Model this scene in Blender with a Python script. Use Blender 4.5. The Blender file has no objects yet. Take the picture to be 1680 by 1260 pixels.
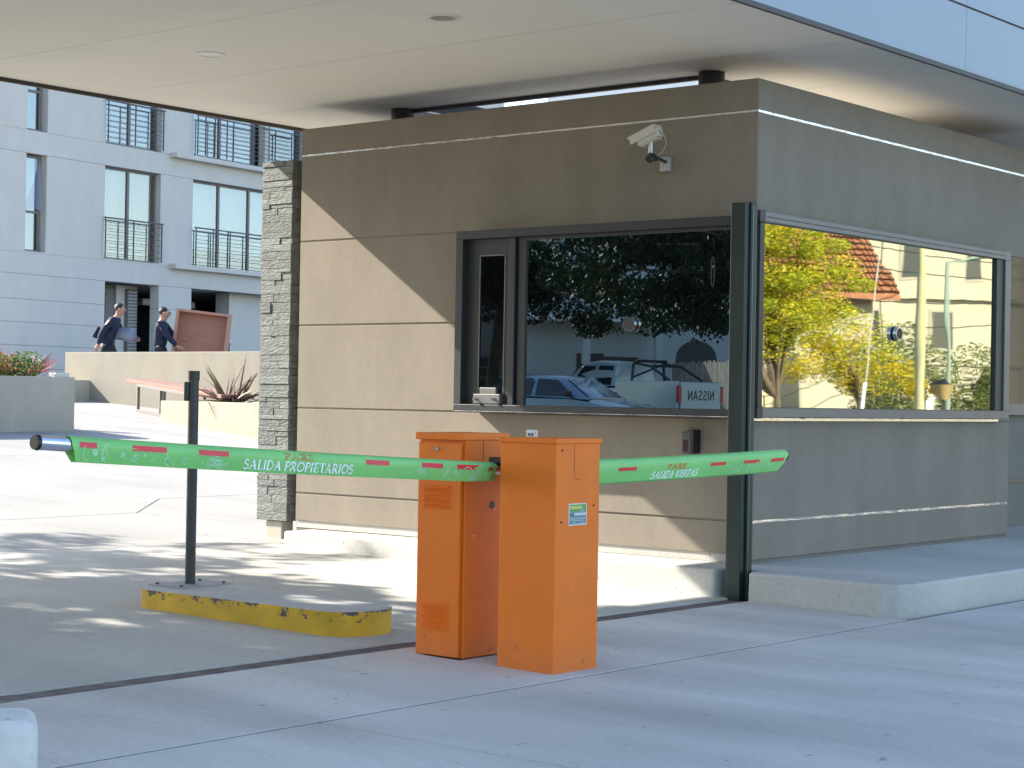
import bpy, bmesh, math, random
from mathutils import Vector, Matrix, Quaternion
random.seed(7)
rnd = random.uniform
scene = bpy.context.scene
COL = scene.collection
PI = math.pi
rad = math.radians

# ------------------------------------------------------------------ camera
YAW, PITCH, ROLL = 0.68964403, 0.00807571, 0.01709042
d = Vector((math.cos(YAW)*math.cos(PITCH), math.sin(YAW)*math.cos(PITCH), math.sin(PITCH)))
r0 = Vector((math.sin(YAW), -math.cos(YAW), 0)); u0 = r0.cross(d)
Rr = r0*math.cos(ROLL) + u0*math.sin(ROLL); Uu = -r0*math.sin(ROLL) + u0*math.cos(ROLL)
cam = bpy.data.cameras.new("camera"); cam_o = bpy.data.objects.new("camera", cam); COL.objects.link(cam_o)
cam.sensor_fit = 'HORIZONTAL'; cam.sensor_width = 36.0; cam.lens = 36.0*3034.83/1680.0
cam.clip_start = 0.1; cam.clip_end = 3000
m3 = Matrix((Rr, Uu, -d)).transposed()
cam_o.matrix_world = Matrix.Translation((-10.476, -6.563, 1.266)) @ m3.to_4x4()
scene.camera = cam_o

# ------------------------------------------------------------------ light
SUN = Vector((-0.46, 1.476, 1.0)).normalized()          # towards the sun
w = bpy.data.worlds.new("World"); scene.world = w; w.use_nodes = True
wn = w.node_tree.nodes; bg = wn['Background']
sky = wn.new('ShaderNodeTexSky'); sky.sky_type = 'NISHITA'; sky.sun_disc = False
sky.sun_elevation = math.asin(SUN.z); sky.sun_rotation = math.atan2(SUN.x, SUN.y)
sky.air_density = 1.0; sky.dust_density = 0.8; sky.ozone_density = 1.0
w.node_tree.links.new(sky.outputs[0], bg.inputs[0]); bg.inputs[1].default_value = 0.14
sun = bpy.data.lights.new("sun", 'SUN'); sun.energy = 4.6; sun.angle = rad(0.55); sun.color = (1.0, 0.94, 0.84)
sun_o = bpy.data.objects.new("sun", sun); COL.objects.link(sun_o)
sun_o.rotation_euler = SUN.to_track_quat('Z', 'Y').to_euler(); sun_o.location = (0, 0, 30)
vs = scene.view_settings; vs.view_transform = 'Standard'; vs.look = 'None'; vs.gamma = 1.0; vs.exposure = 1.75
scene.render.engine = 'CYCLES'
cy = scene.cycles; cy.use_denoising = True; cy.max_bounces = 8; cy.diffuse_bounces = 4; cy.glossy_bounces = 4
cy.transparent_max_bounces = 12; cy.caustics_reflective = False; cy.caustics_refractive = False

# ------------------------------------------------------------------ materials
MATS = {}
def mat(name, col, rough=0.6, metal=0.0, spec=0.5, var=0.0, vscale=3.0, bump=0.0, bscale=40.0, col2=None, stretch=None, thr=None,
        spots=0.0, spot_col=(0.1, 0.09, 0.08), spot_scale=25.0, coat=0.0, rvar=0.0, trans=0.0, objrand=0.0):
    if name in MATS: return MATS[name]
    m = bpy.data.materials.new(name); m.use_nodes = True; MATS[name] = m
    nt = m.node_tree; N = nt.nodes; L = nt.links; b = N['Principled BSDF']
    b.inputs['Base Color'].default_value = (*col, 1); b.inputs['Roughness'].default_value = rough
    b.inputs['Metallic'].default_value = metal; b.inputs['Specular IOR Level'].default_value = spec
    if coat: b.inputs['Coat Weight'].default_value = coat; b.inputs['Coat Roughness'].default_value = 0.08
    tc = N.new('ShaderNodeTexCoord'); mp = N.new('ShaderNodeMapping')
    L.new(tc.outputs['Object'], mp.inputs[0])
    if stretch: mp.inputs['Scale'].default_value = stretch
    cur = None
    if var > 0 or col2:
        n = N.new('ShaderNodeTexNoise'); n.inputs['Scale'].default_value = vscale; n.inputs['Detail'].default_value = 6; n.inputs['Roughness'].default_value = 0.62
        L.new(mp.outputs[0], n.inputs['Vector'])
        rp = N.new('ShaderNodeValToRGB'); L.new(n.outputs['Fac'], rp.inputs[0])
        lo, hi = thr if thr else (0.3, 0.7)
        rp.color_ramp.elements[0].position = lo; rp.color_ramp.elements[1].position = hi
        c1 = tuple(x*(1-var) for x in col) if not col2 else col
        c2 = tuple(min(1, x*(1+var)) for x in col) if not col2 else col2
        rp.color_ramp.elements[0].color = (*c1, 1); rp.color_ramp.elements[1].color = (*c2, 1)
        cur = rp.outputs[0]
    if spots > 0:
        n2 = N.new('ShaderNodeTexNoise'); n2.inputs['Scale'].default_value = spot_scale; n2.inputs['Detail'].default_value = 3
        L.new(mp.outputs[0], n2.inputs['Vector'])
        r2 = N.new('ShaderNodeValToRGB'); L.new(n2.outputs['Fac'], r2.inputs[0])
        r2.color_ramp.elements[0].position = 1-spots; r2.color_ramp.elements[1].position = min(1, 1-spots+0.06)
        r2.color_ramp.elements[0].color = (0, 0, 0, 1)
        mx = N.new('ShaderNodeMix'); mx.data_type = 'RGBA'; L.new(r2.outputs[0], mx.inputs[0])
        if cur: L.new(cur, mx.inputs[6])
        else: mx.inputs[6].default_value = (*col, 1)
        mx.inputs[7].default_value = (*spot_col, 1); cur = mx.outputs[2]
    if objrand > 0:
        oi = N.new('ShaderNodeObjectInfo'); hs = N.new('ShaderNodeHueSaturation')
        ma = N.new('ShaderNodeMapRange'); ma.inputs['To Min'].default_value = 1-objrand; ma.inputs['To Max'].default_value = 1+objrand
        L.new(oi.outputs['Random'], ma.inputs[0]); L.new(ma.outputs[0], hs.inputs['Value'])
        if cur: L.new(cur, hs.inputs['Color'])
        else: hs.inputs['Color'].default_value = (*col, 1)
        cur = hs.outputs[0]
    if cur: L.new(cur, b.inputs['Base Color'])
    if bump > 0:
        n3 = N.new('ShaderNodeTexNoise'); n3.inputs['Scale'].default_value = bscale; n3.inputs['Detail'].default_value = 5
        L.new(mp.outputs[0], n3.inputs['Vector'])
        bp = N.new('ShaderNodeBump'); bp.inputs['Strength'].default_value = bump; bp.inputs['Distance'].default_value = 0.01
        L.new(n3.outputs['Fac'], bp.inputs['Height']); L.new(bp.outputs[0], b.inputs['Normal'])
    if rvar > 0:
        n4 = N.new('ShaderNodeTexNoise'); n4.inputs['Scale'].default_value = 6; n4.inputs['Detail'].default_value = 5
        L.new(mp.outputs[0], n4.inputs['Vector'])
        mr = N.new('ShaderNodeMapRange'); mr.inputs['To Min'].default_value = rough-rvar; mr.inputs['To Max'].default_value = rough+rvar
        L.new(n4.outputs['Fac'], mr.inputs[0]); L.new(mr.outputs[0], b.inputs['Roughness'])
    if trans > 0:
        tr = N.new('ShaderNodeBsdfTranslucent'); ms = N.new('ShaderNodeMixShader'); ms.inputs[0].default_value = trans
        if cur: L.new(cur, tr.inputs[0])
        else: tr.inputs[0].default_value = (*col, 1)
        L.new(b.outputs[0], ms.inputs[1]); L.new(tr.outputs[0], ms.inputs[2]); L.new(ms.outputs[0], N['Material Output'].inputs[0])
    return m

def mirror_glass(name, col, rough=0.012, wave=0.0, wscale=(1, 1, 1), body=(0.008, 0.010, 0.010), fac=0.8):
    """privacy glass: a coloured mirror film over a dark pane, slightly wavy"""
    m = bpy.data.materials.new(name); m.use_nodes = True; MATS[name] = m
    N = m.node_tree.nodes; L = m.node_tree.links; b = N['Principled BSDF']
    b.inputs['Base Color'].default_value = (*body, 1); b.inputs['Roughness'].default_value = 0.05
    g = N.new('ShaderNodeBsdfGlossy'); g.inputs['Color'].default_value = (*col, 1); g.inputs['Roughness'].default_value = rough
    ms = N.new('ShaderNodeMixShader'); ms.inputs[0].default_value = fac
    L.new(b.outputs[0], ms.inputs[1]); L.new(g.outputs[0], ms.inputs[2]); L.new(ms.outputs[0], N['Material Output'].inputs[0])
    if wave > 0:
        tc = N.new('ShaderNodeTexCoord'); mp = N.new('ShaderNodeMapping'); mp.inputs['Scale'].default_value = wscale
        L.new(tc.outputs['Object'], mp.inputs[0])
        n = N.new('ShaderNodeTexNoise'); n.inputs['Scale'].default_value = 1.6; n.inputs['Detail'].default_value = 1
        L.new(mp.outputs[0], n.inputs['Vector'])
        bp = N.new('ShaderNodeBump'); bp.inputs['Strength'].default_value = 1.0; bp.inputs['Distance'].default_value = wave
        L.new(n.outputs['Fac'], bp.inputs['Height']); L.new(bp.outputs[0], g.inputs['Normal']); L.new(bp.outputs[0], b.inputs['Normal'])
    return m

def thin_glass(name, refl=0.35, tint=(0.86, 0.85, 0.83)):
    m = bpy.data.materials.new(name); m.use_nodes = True; MATS[name] = m
    N = m.node_tree.nodes; L = m.node_tree.links; N.remove(N['Principled BSDF'])
    g = N.new('ShaderNodeBsdfGlossy'); g.inputs['Roughness'].default_value = 0.02; g.inputs['Color'].default_value = (0.9, 0.95, 1, 1)
    t = N.new('ShaderNodeBsdfTransparent'); t.inputs['Color'].default_value = (*tint, 1)
    ms = N.new('ShaderNodeMixShader'); ms.inputs[0].default_value = refl
    L.new(t.outputs[0], ms.inputs[1]); L.new(g.outputs[0], ms.inputs[2]); L.new(ms.outputs[0], N['Material Output'].inputs[0])
    return m

def plaster(name, col, col2, bump=0.12):
    """trowelled render: soft blotches, fine pits, faint vertical wash marks"""
    m = bpy.data.materials.new(name); m.use_nodes = True; MATS[name] = m
    N = m.node_tree.nodes; L = m.node_tree.links; b = N['Principled BSDF']
    b.inputs['Roughness'].default_value = 0.88; b.inputs['Specular IOR Level'].default_value = 0.25
    tc = N.new('ShaderNodeTexCoord'); mp = N.new('ShaderNodeMapping'); mp.inputs['Scale'].default_value = (1, 1, 0.45)
    L.new(tc.outputs['Object'], mp.inputs[0])
    def noise(s, dt, vec): 
        n = N.new('ShaderNodeTexNoise'); n.inputs['Scale'].default_value = s; n.inputs['Detail'].default_value = dt; n.inputs['Roughness'].default_value = 0.6
        L.new(vec, n.inputs['Vector']); return n.outputs['Fac']
    a = noise(2.6, 8, mp.outputs[0]); bb = noise(14, 5, tc.outputs['Object']); c = noise(60, 3, tc.outputs['Object'])
    ad = N.new('ShaderNodeMath'); ad.operation = 'MULTIPLY_ADD'; L.new(bb, ad.inputs[0]); ad.inputs[1].default_value = 0.35; L.new(a, ad.inputs[2])
    rp = N.new('ShaderNodeValToRGB'); L.new(ad.outputs[0], rp.inputs[0])
    rp.color_ramp.elements[0].position = 0.5; rp.color_ramp.elements[1].position = 0.86
    rp.color_ramp.elements[0].color = (*col, 1); rp.color_ramp.elements[1].color = (*col2, 1)
    L.new(rp.outputs[0], b.inputs['Base Color'])
    ad2 = N.new('ShaderNodeMath'); ad2.operation = 'ADD'; L.new(c, ad2.inputs[0]); L.new(bb, ad2.inputs[1])
    bp = N.new('ShaderNodeBump'); bp.inputs['Strength'].default_value = bump; bp.inputs['Distance'].default_value = 0.006
    L.new(ad2.outputs[0], bp.inputs['Height']); L.new(bp.outputs[0], b.inputs['Normal'])
    return m

def concrete(name, col, streak=0.12, bump=0.25):
    """broom finished slab: large soft blotches, broad darker bands, small dark specks"""
    m = bpy.data.materials.new(name); m.use_nodes = True; MATS[name] = m
    N = m.node_tree.nodes; L = m.node_tree.links; b = N['Principled BSDF']
    b.inputs['Roughness'].default_value = 0.8; b.inputs['Specular IOR Level'].default_value = 0.3
    tc = N.new('ShaderNodeTexCoord')
    def noise(s, dt, sc=(1, 1, 1), ro=0.6, rot=0):
        mp = N.new('ShaderNodeMapping'); mp.inputs['Scale'].default_value = sc; mp.inputs['Rotation'].default_value = (0, 0, rot); L.new(tc.outputs['Object'], mp.inputs[0])
        n = N.new('ShaderNodeTexNoise'); n.inputs['Scale'].default_value = s; n.inputs['Detail'].default_value = dt; n.inputs['Roughness'].default_value = ro
        L.new(mp.outputs[0], n.inputs['Vector']); return n.outputs['Fac']
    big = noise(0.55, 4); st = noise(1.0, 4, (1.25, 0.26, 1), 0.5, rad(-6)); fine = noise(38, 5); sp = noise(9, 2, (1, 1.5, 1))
    def rng(x, a, bq, lo, hi):
        r = N.new('ShaderNodeMapRange'); L.new(x, r.inputs[0]); r.inputs[1].default_value = a; r.inputs[2].default_value = bq; r.inputs[3].default_value = lo; r.inputs[4].default_value = hi; return r.outputs[0]
    def mul(x, y):
        q = N.new('ShaderNodeMath'); q.operation = 'MULTIPLY'; L.new(x, q.inputs[0]); L.new(y, q.inputs[1]); return q.outputs[0]
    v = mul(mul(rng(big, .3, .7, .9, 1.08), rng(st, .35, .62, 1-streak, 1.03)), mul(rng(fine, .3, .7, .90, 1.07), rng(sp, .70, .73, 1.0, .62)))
    vm = N.new('ShaderNodeVectorMath'); vm.operation = 'SCALE'; vm.inputs[0].default_value = col; L.new(v, vm.inputs['Scale'])
    L.new(vm.outputs[0], b.inputs['Base Color'])
    bp = N.new('ShaderNodeBump'); bp.inputs['Strength'].default_value = bump; bp.inputs['Distance'].default_value = 0.004
    L.new(fine, bp.inputs['Height']); L.new(bp.outputs[0], b.inputs['Normal'])
    return m

def chipped(name, paint, under, chip_lo, chip_hi, zlo, zhi):
    """kerb paint worn away along its upper edge, concrete showing through"""
    m = bpy.data.materials.new(name); m.use_nodes = True; MATS[name] = m
    N = m.node_tree.nodes; L = m.node_tree.links; b = N['Principled BSDF']; b.inputs['Roughness'].default_value = 0.6
    tc = N.new('ShaderNodeTexCoord'); sx = N.new('ShaderNodeSeparateXYZ'); L.new(tc.outputs['Object'], sx.inputs[0])
    mp = N.new('ShaderNodeMapping'); mp.inputs['Scale'].default_value = (1, 1, 1.8); L.new(tc.outputs['Object'], mp.inputs[0])
    n = N.new('ShaderNodeTexNoise'); n.inputs['Scale'].default_value = 13; n.inputs['Detail'].default_value = 10; n.inputs['Roughness'].default_value = 0.72; L.new(mp.outputs[0], n.inputs['Vector'])
    zr = N.new('ShaderNodeMapRange'); L.new(sx.outputs[2], zr.inputs[0]); zr.inputs[1].default_value = zlo; zr.inputs[2].default_value = zhi; zr.inputs[3].default_value = 0.0; zr.inputs[4].default_value = 0.34
    ad = N.new('ShaderNodeMath'); ad.operation = 'ADD'; L.new(n.outputs['Fac'], ad.inputs[0]); L.new(zr.outputs[0], ad.inputs[1])
    rp = N.new('ShaderNodeValToRGB'); L.new(ad.outputs[0], rp.inputs[0]); rp.color_ramp.elements[0].position = chip_lo; rp.color_ramp.elements[1].position = chip_hi
    rp.color_ramp.elements[0].color = (0, 0, 0, 1)
    n2 = N.new('ShaderNodeTexNoise'); n2.inputs['Scale'].default_value = 5; n2.inputs['Detail'].default_value = 6; L.new(tc.outputs['Object'], n2.inputs['Vector'])
    r2 = N.new('ShaderNodeValToRGB'); L.new(n2.outputs['Fac'], r2.inputs[0]); r2.color_ramp.elements[0].position = .35; r2.color_ramp.elements[1].position = .7
    r2.color_ramp.elements[0].color = (*[x*.72 for x in paint], 1); r2.color_ramp.elements[1].color = (*paint, 1)
    mx = N.new('ShaderNodeMix'); mx.data_type = 'RGBA'; L.new(rp.outputs[0], mx.inputs[0]); L.new(r2.outputs[0], mx.inputs[6]); mx.inputs[7].default_value = (*under, 1)
    L.new(mx.outputs[2], b.inputs['Base Color'])
    return m

TAUPE = plaster('taupe_render', (0.216, 0.186, 0.147), (0.255, 0.221, 0.176))
TAUPE_D = plaster('dark_taupe_render', (0.17, 0.155, 0.135), (0.21, 0.19, 0.165))
CREAM = plaster('cream_render', (0.40, 0.365, 0.30), (0.46, 0.42, 0.345), 0.1)
CREAM2 = plaster('sunlit_cream_render', (0.27, 0.24, 0.185), (0.31, 0.275, 0.215), 0.1)  # same cream render, base darkened to hold down the sunlight on these walls
SOFFIT = mat('soffit_paint', (0.80, 0.76, 0.665), 0.75, var=0.03, vscale=1.2, spec=0.3)
ALU = mat('aluminium_channel', (0.78, 0.78, 0.78), 0.16, 1.0, bump=0.35, bscale=9, stretch=(1, 1, 3))
FRAME = mat('dark_anodised_frame', (0.028, 0.030, 0.034), 0.42, 0.2, rvar=0.08)
FRAME2 = mat('sheen_grey_frame', (0.17, 0.165, 0.16), 0.42, 0.5, rvar=0.08)  # same dark frame metal, its reflected sheen put into a lighter base
RUBBER = mat('black_rubber', (0.012, 0.012, 0.013), 0.7)
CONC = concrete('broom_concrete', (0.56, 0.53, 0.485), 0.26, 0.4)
CONC_IN = concrete('inner_lane_concrete', (0.44, 0.42, 0.375), 0.14)  # same slab concrete with a darker base, for the lane under the canopy
CONC2 = concrete('plaza_concrete', (0.30, 0.29, 0.27), 0.12)
KERBC = concrete('kerb_concrete', (0.47, 0.45, 0.41), 0.1, 0.5)
JOINT = mat('joint_filler', (0.075, 0.062, 0.055), 0.9, var=0.35, vscale=8, bump=0.6, bscale=30)
ORANGE = mat('orange_powder_coat', (0.78, 0.172, 0.016), 0.40, var=0.06, vscale=5, bump=0.05, bscale=120, spec=0.3, rvar=0.08, spots=.30, spot_col=(.50, .10, .014), spot_scale=7)
def add_splash(m, dirt, ztop=.16):
    '''road splash dried on the foot of the cabinet, fading out upwards in ragged patches'''
    N = m.node_tree.nodes; L = m.node_tree.links; b = N['Principled BSDF']; src = b.inputs['Base Color'].links[0].from_socket
    tc = N.new('ShaderNodeTexCoord'); sx = N.new('ShaderNodeSeparateXYZ'); L.new(tc.outputs['Object'], sx.inputs[0])
    n = N.new('ShaderNodeTexNoise'); n.inputs['Scale'].default_value = 22; n.inputs['Detail'].default_value = 8; n.inputs['Roughness'].default_value = .7; L.new(tc.outputs['Object'], n.inputs['Vector'])
    zr = N.new('ShaderNodeMapRange'); L.new(sx.outputs[2], zr.inputs[0]); zr.inputs[1].default_value = 0; zr.inputs[2].default_value = ztop; zr.inputs[3].default_value = .62; zr.inputs[4].default_value = 0
    ml = N.new('ShaderNodeMath'); ml.operation = 'MULTIPLY'; L.new(zr.outputs[0], ml.inputs[0]); L.new(n.outputs['Fac'], ml.inputs[1])
    n2 = N.new('ShaderNodeTexNoise'); n2.inputs['Scale'].default_value = 3; n2.inputs['Detail'].default_value = 9; n2.inputs['Roughness'].default_value = .75; L.new(tc.outputs['Object'], n2.inputs['Vector'])
    r2 = N.new('ShaderNodeMapRange'); L.new(n2.outputs['Fac'], r2.inputs[0]); r2.inputs[1].default_value = .52; r2.inputs[2].default_value = .80; r2.inputs[3].default_value = 0; r2.inputs[4].default_value = .28
    ad = N.new('ShaderNodeMath'); ad.operation = 'ADD'; ad.use_clamp = True; L.new(ml.outputs[0], ad.inputs[0]); L.new(r2.outputs[0], ad.inputs[1])
    mx = N.new('ShaderNodeMix'); mx.data_type = 'RGBA'; L.new(ad.outputs[0], mx.inputs[0]); L.new(src, mx.inputs[6]); mx.inputs[7].default_value = (*dirt, 1)
    L.new(mx.outputs[2], b.inputs['Base Color'])
add_splash(ORANGE, (.34, .15, .07))
GREEN = mat('green_vinyl', (0.28, 0.72, 0.215), 0.34, var=0.08, vscale=2.5, trans=0.22, spec=0.5)
RED = mat('red_reflective_tape', (0.68, 0.035, 0.05), 0.4)
WHITE = mat('white_print', (0.92, 0.95, 0.95), 0.5)
PALEGREEN = mat('pale_green_print', (0.52, 0.84, 0.56), 0.5)
ORRED = mat('orange_red_print', (0.60, 0.16, 0.04), 0.5)
CHROME = mat('brushed_tube', (0.72, 0.73, 0.78), 0.22, 1.0, rvar=0.06)
CHROME2 = mat('polished_chrome', (0.7, 0.7, 0.72), 0.08, 1.0)
DGREEN = mat('dark_green_steel', (0.014, 0.028, 0.026), 0.38, 0.3, var=0.25, vscale=4)
DGREEN2 = mat('weathered_green_steel', (0.12, 0.16, 0.155), 0.4, 0.35, var=0.2, vscale=5)
DARKST = mat('dark_painted_steel', (0.035, 0.038, 0.042), 0.42, 0.3, var=0.2, vscale=7)
BLACK = mat('black_plastic', (0.012, 0.012, 0.014), 0.4)
SLATE = mat('split_slate', (0.165, 0.175, 0.162), 0.8, var=0.25, vscale=9, bump=0.9, bscale=22, stretch=(1, 1, 3), objrand=0.18)
FASCIA = mat('blue_grey_composite_panel', (0.27, 0.32, 0.37), 0.38, 0.1, var=0.03, vscale=1)
TRIM = mat('dark_edge_trim', (0.05, 0.042, 0.038), 0.5)
FAC = plaster('pale_facade_render', (0.53, 0.505, 0.465), (0.57, 0.545, 0.505), 0.05)
FACW = mat('brown_window_frame', (0.17, 0.15, 0.135), 0.5)
RAIL = mat('grey_railing_steel', (0.07, 0.075, 0.085), 0.5, 0.2)
CURT = mat('cream_curtain', (0.55, 0.52, 0.42), 0.9, var=0.1, vscale=6, stretch=(6, 1, .3))
BLIND = mat('pale_blue_blind', (0.42, 0.52, 0.60), 0.8)
TGLASS = thin_glass('window_glass', 0.14)
PLAIN_CONC = mat('precast_concrete', (0.60, 0.58, 0.54), 0.9, var=0.12, vscale=8, bump=0.6, bscale=30, spots=0.33, spot_col=(0.33, 0.32, 0.30), spot_scale=9)
YELLOW = chipped('chipped_yellow_paint', (0.62, 0.36, 0.012), (0.07, 0.055, 0.06), 0.80, 0.83, 0.0, 0.165)

# ------------------------------------------------------------------ object helpers
WM = {}
def world(o):
    return WM.get(o.name, Matrix.Identity(4))
def props(o, label=None, cat=None, group=None, kind=None):
    if label: o['label'] = label
    if cat: o['category'] = cat
    if group: o['group'] = group
    if kind: o['kind'] = kind
    return o
def thing(name, label, cat, loc=(0, 0, 0), rz=0.0, group=None, rx=0.0, ry=0.0):
    o = bpy.data.objects.new(name, None); COL.objects.link(o); o.empty_display_size = 0.2
    M = Matrix.Translation(loc) @ Matrix.Rotation(rz, 4, 'Z') @ Matrix.Rotation(ry, 4, 'Y') @ Matrix.Rotation(rx, 4, 'X')
    o.matrix_world = M; WM[o.name] = M
    return props(o, label, cat, group)
class MB:
    """collects vertices and faces in the coordinates of the parent"""
    def __init__(s): s.v = []; s.f = []
    def add(s, vs_, fs_):
        n = len(s.v); s.v += [tuple(p) for p in vs_]; s.f += [tuple(i+n for i in f) for f in fs_]; return s
    def box(s, x0, x1, y0, y1, z0, z1, M=None):
        p = [Vector((x, y, z)) for z in (z0, z1) for y in (y0, y1) for x in (x0, x1)]
        if M: p = [M @ q for q in p]
        return s.add(p, [(0, 2, 3, 1), (4, 5, 7, 6), (0, 1, 5, 4), (2, 6, 7, 3), (0, 4, 6, 2), (1, 3, 7, 5)])
    def tube(s, pts, rad_, n=10, caps=True, closed=False):
        pts = [Vector(p) for p in pts]; R = rad_ if isinstance(rad_, (list, tuple)) else [rad_]*len(pts)
        rings = []; prev = None
        for i, p in enumerate(pts):
            a = pts[i-1] if i else p; b = pts[i+1] if i < len(pts)-1 else p
            t = (b-a).normalized()
            if prev is None:
                q = Vector((0, 0, 1)) if abs(t.z) < .9 else Vector((1, 0, 0)); x = t.cross(q).normalized()
            else: x = (prev - t*prev.dot(t)).normalized()
            prev = x; y = t.cross(x)
            rings.append([p + (x*math.cos(2*PI*k/n) + y*math.sin(2*PI*k/n))*R[i] for k in range(n)])
        base = len(s.v)
        for r in rings: s.v += [tuple(q) for q in r]
        for i in range(len(pts)-1):
            for k in range(n):
                s.f.append((base+i*n+k, base+i*n+(k+1) % n, base+(i+1)*n+(k+1) % n, base+(i+1)*n+k))
        if caps:
            s.f.append(tuple(base+k for k in reversed(range(n)))); s.f.append(tuple(base+(len(pts)-1)*n+k for k in range(n)))
        return s
    def cyl(s, p0, p1, r, n=20, r1=None): return s.tube([p0, p1], [r, r if r1 is None else r1], n)
    def prism(s, poly, z0, z1):
        n = len(poly); A = [(x, y, z0) for x, y in poly]; B = [(x, y, z1) for x, y in poly]
        return s.add(A+B, [tuple(reversed(range(n))), tuple(range(n, 2*n))] + [(i, (i+1) % n, n+(i+1) % n, n+i) for i in range(n)])
    def quad(s, a, b, c, dd): return s.add([a, b, c, dd], [(0, 1, 2, 3)])
    def build(s, name, m, parent=None, smooth=False, bevel=0.0, label=None, cat=None, group=None, kind=None, subsurf=0, bseg=2):
        me = bpy.data.meshes.new(name); me.from_pydata(s.v, [], s.f); me.validate(); me.update()
        o = bpy.data.objects.new(name, me); COL.objects.link(o); me.materials.append(m)
        if parent:
            o.parent = parent; WM[o.name] = world(parent)
        if smooth: me.polygons.foreach_set('use_smooth', [True]*len(me.polygons))
        if bevel:
            bv = o.modifiers.new('bevel', 'BEVEL'); bv.width = bevel; bv.segments = bseg; bv.limit_method = 'ANGLE'; bv.angle_limit = rad(40)
        if subsurf:
            ss = o.modifiers.new('sub', 'SUBSURF'); ss.levels = subsurf; ss.render_levels = subsurf
        if smooth:
            try:
                o.data.set_sharp_from_angle(angle=rad(40))
            except Exception: pass
        return props(o, label, cat, group, kind)
def copy_tree(o, parent=None):
    c = o.copy(); COL.objects.link(c); c.parent = parent
    for ch in list(o.children): copy_tree(ch, c)
    return c

# ------------------------------------------------------------------ stroke lettering (serif capitals)
def arc(cx, cy, rx, ry, a0, a1, n=9): return [(cx+rx*math.cos(rad(a0+(a1-a0)*i/n)), cy+ry*math.sin(rad(a0+(a1-a0)*i/n))) for i in range(n+1)]
TK, TN = 0.125, 0.062
def sf(x, y, l=.12): return ([(x-l, y), (x+l, y)], .045)
GL = {
 'S': (.62, [(arc(.31, .745, .22, .225, 40, 265)+arc(.31, .27, .235, .245, 85, -145), .085), ([(.49, .80), (.49, .98)], .04), ([(.08, .05), (.08, .25)], .04)]),
 'A': (.80, [([(.40, 1), (.12, .02)], TN), ([(.38, 1), (.69, .02)], TK), ([(.21, .36), (.57, .36)], TN), sf(.11, .02), sf(.69, .02)]),
 'L': (.60, [([(.17, .0), (.17, 1)], TK), ([(.05, .02), (.57, .02)], .05), ([(.55, .0), (.57, .22)], .05), sf(.17, .98)]),
 'I': (.34, [([(.17, 0), (.17, 1)], TK), sf(.17, .02), sf(.17, .98)]),
 'D': (.82, [([(.17, 0), (.17, 1)], TK), ([(.05, .98), (.30, .98)]+arc(.30, .5, .42, .48, 90, -90, 12)+[(.05, .02)], .075)]),
 'P': (.64, [([(.17, 0), (.17, 1)], TK), ([(.05, .98), (.32, .98)]+arc(.32, .73, .25, .25, 90, -90)+[(.17, .48)], .075), sf(.17, .02)]),
 'R': (.72, [([(.17, 0), (.17, 1)], TK), ([(.05, .98), (.30, .98)]+arc(.30, .74, .24, .24, 90, -90)+[(.17, .50)], .075), ([(.32, .50), (.66, .02)], TK), sf(.17, .02), sf(.66, .02, .08)]),
 'O': (.86, [(arc(.43, .5, .36, .47, 0, 360, 20), .09)]),
 'E': (.62, [([(.17, 0), (.17, 1)], TK), ([(.05, .98), (.54, .98)], .05), ([(.54, .98), (.55, .80)], .04), ([(.17, .51), (.46, .51)], .05), ([(.46, .42), (.46, .60)], .04), ([(.05, .02), (.57, .02)], .05), ([(.57, .0), (.58, .22)], .04)]),
 'T': (.66, [([(.33, 0), (.33, 1)], TK), ([(.03, .98), (.63, .98)], .05), ([(.04, .80), (.03, .98)], .04), ([(.62, .80), (.63, .98)], .04), sf(.33, .02)]),
 'V': (.74, [([(.12, .98), (.38, .0)], TK), ([(.38, .0), (.64, .98)], TN), sf(.12, .98), sf(.64, .98)]),
 'N': (.80, [([(.15, 0), (.15, 1)], TN), ([(.15, .98), (.65, .02)], TK), ([(.65, 0), (.65, 1)], TN), sf(.13, .02), sf(.65, .98), sf(.10, .98, .06)]),
 ' ': (.32, [])}
SANS = {'N': (.78, [([(.12, 0), (.12, 1)], .17), ([(.12, .95), (.66, .05)], .17), ([(.66, 0), (.66, 1)], .17)]),
        'I': (.34, [([(.17, 0), (.17, 1)], .17)]),
        'S': (.70, [(arc(.34, .74, .22, .19, 20, 265)+arc(.34, .27, .24, .2, 85, -160), .16)]),
        'A': (.80, [([(.10, 0), (.40, 1)], .16), ([(.40, 1), (.70, 0)], .16), ([(.2, .3), (.6, .3)], .14)])}
def text_width(t, G=GL): return sum(G[c][0]*1.06 for c in t)
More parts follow.
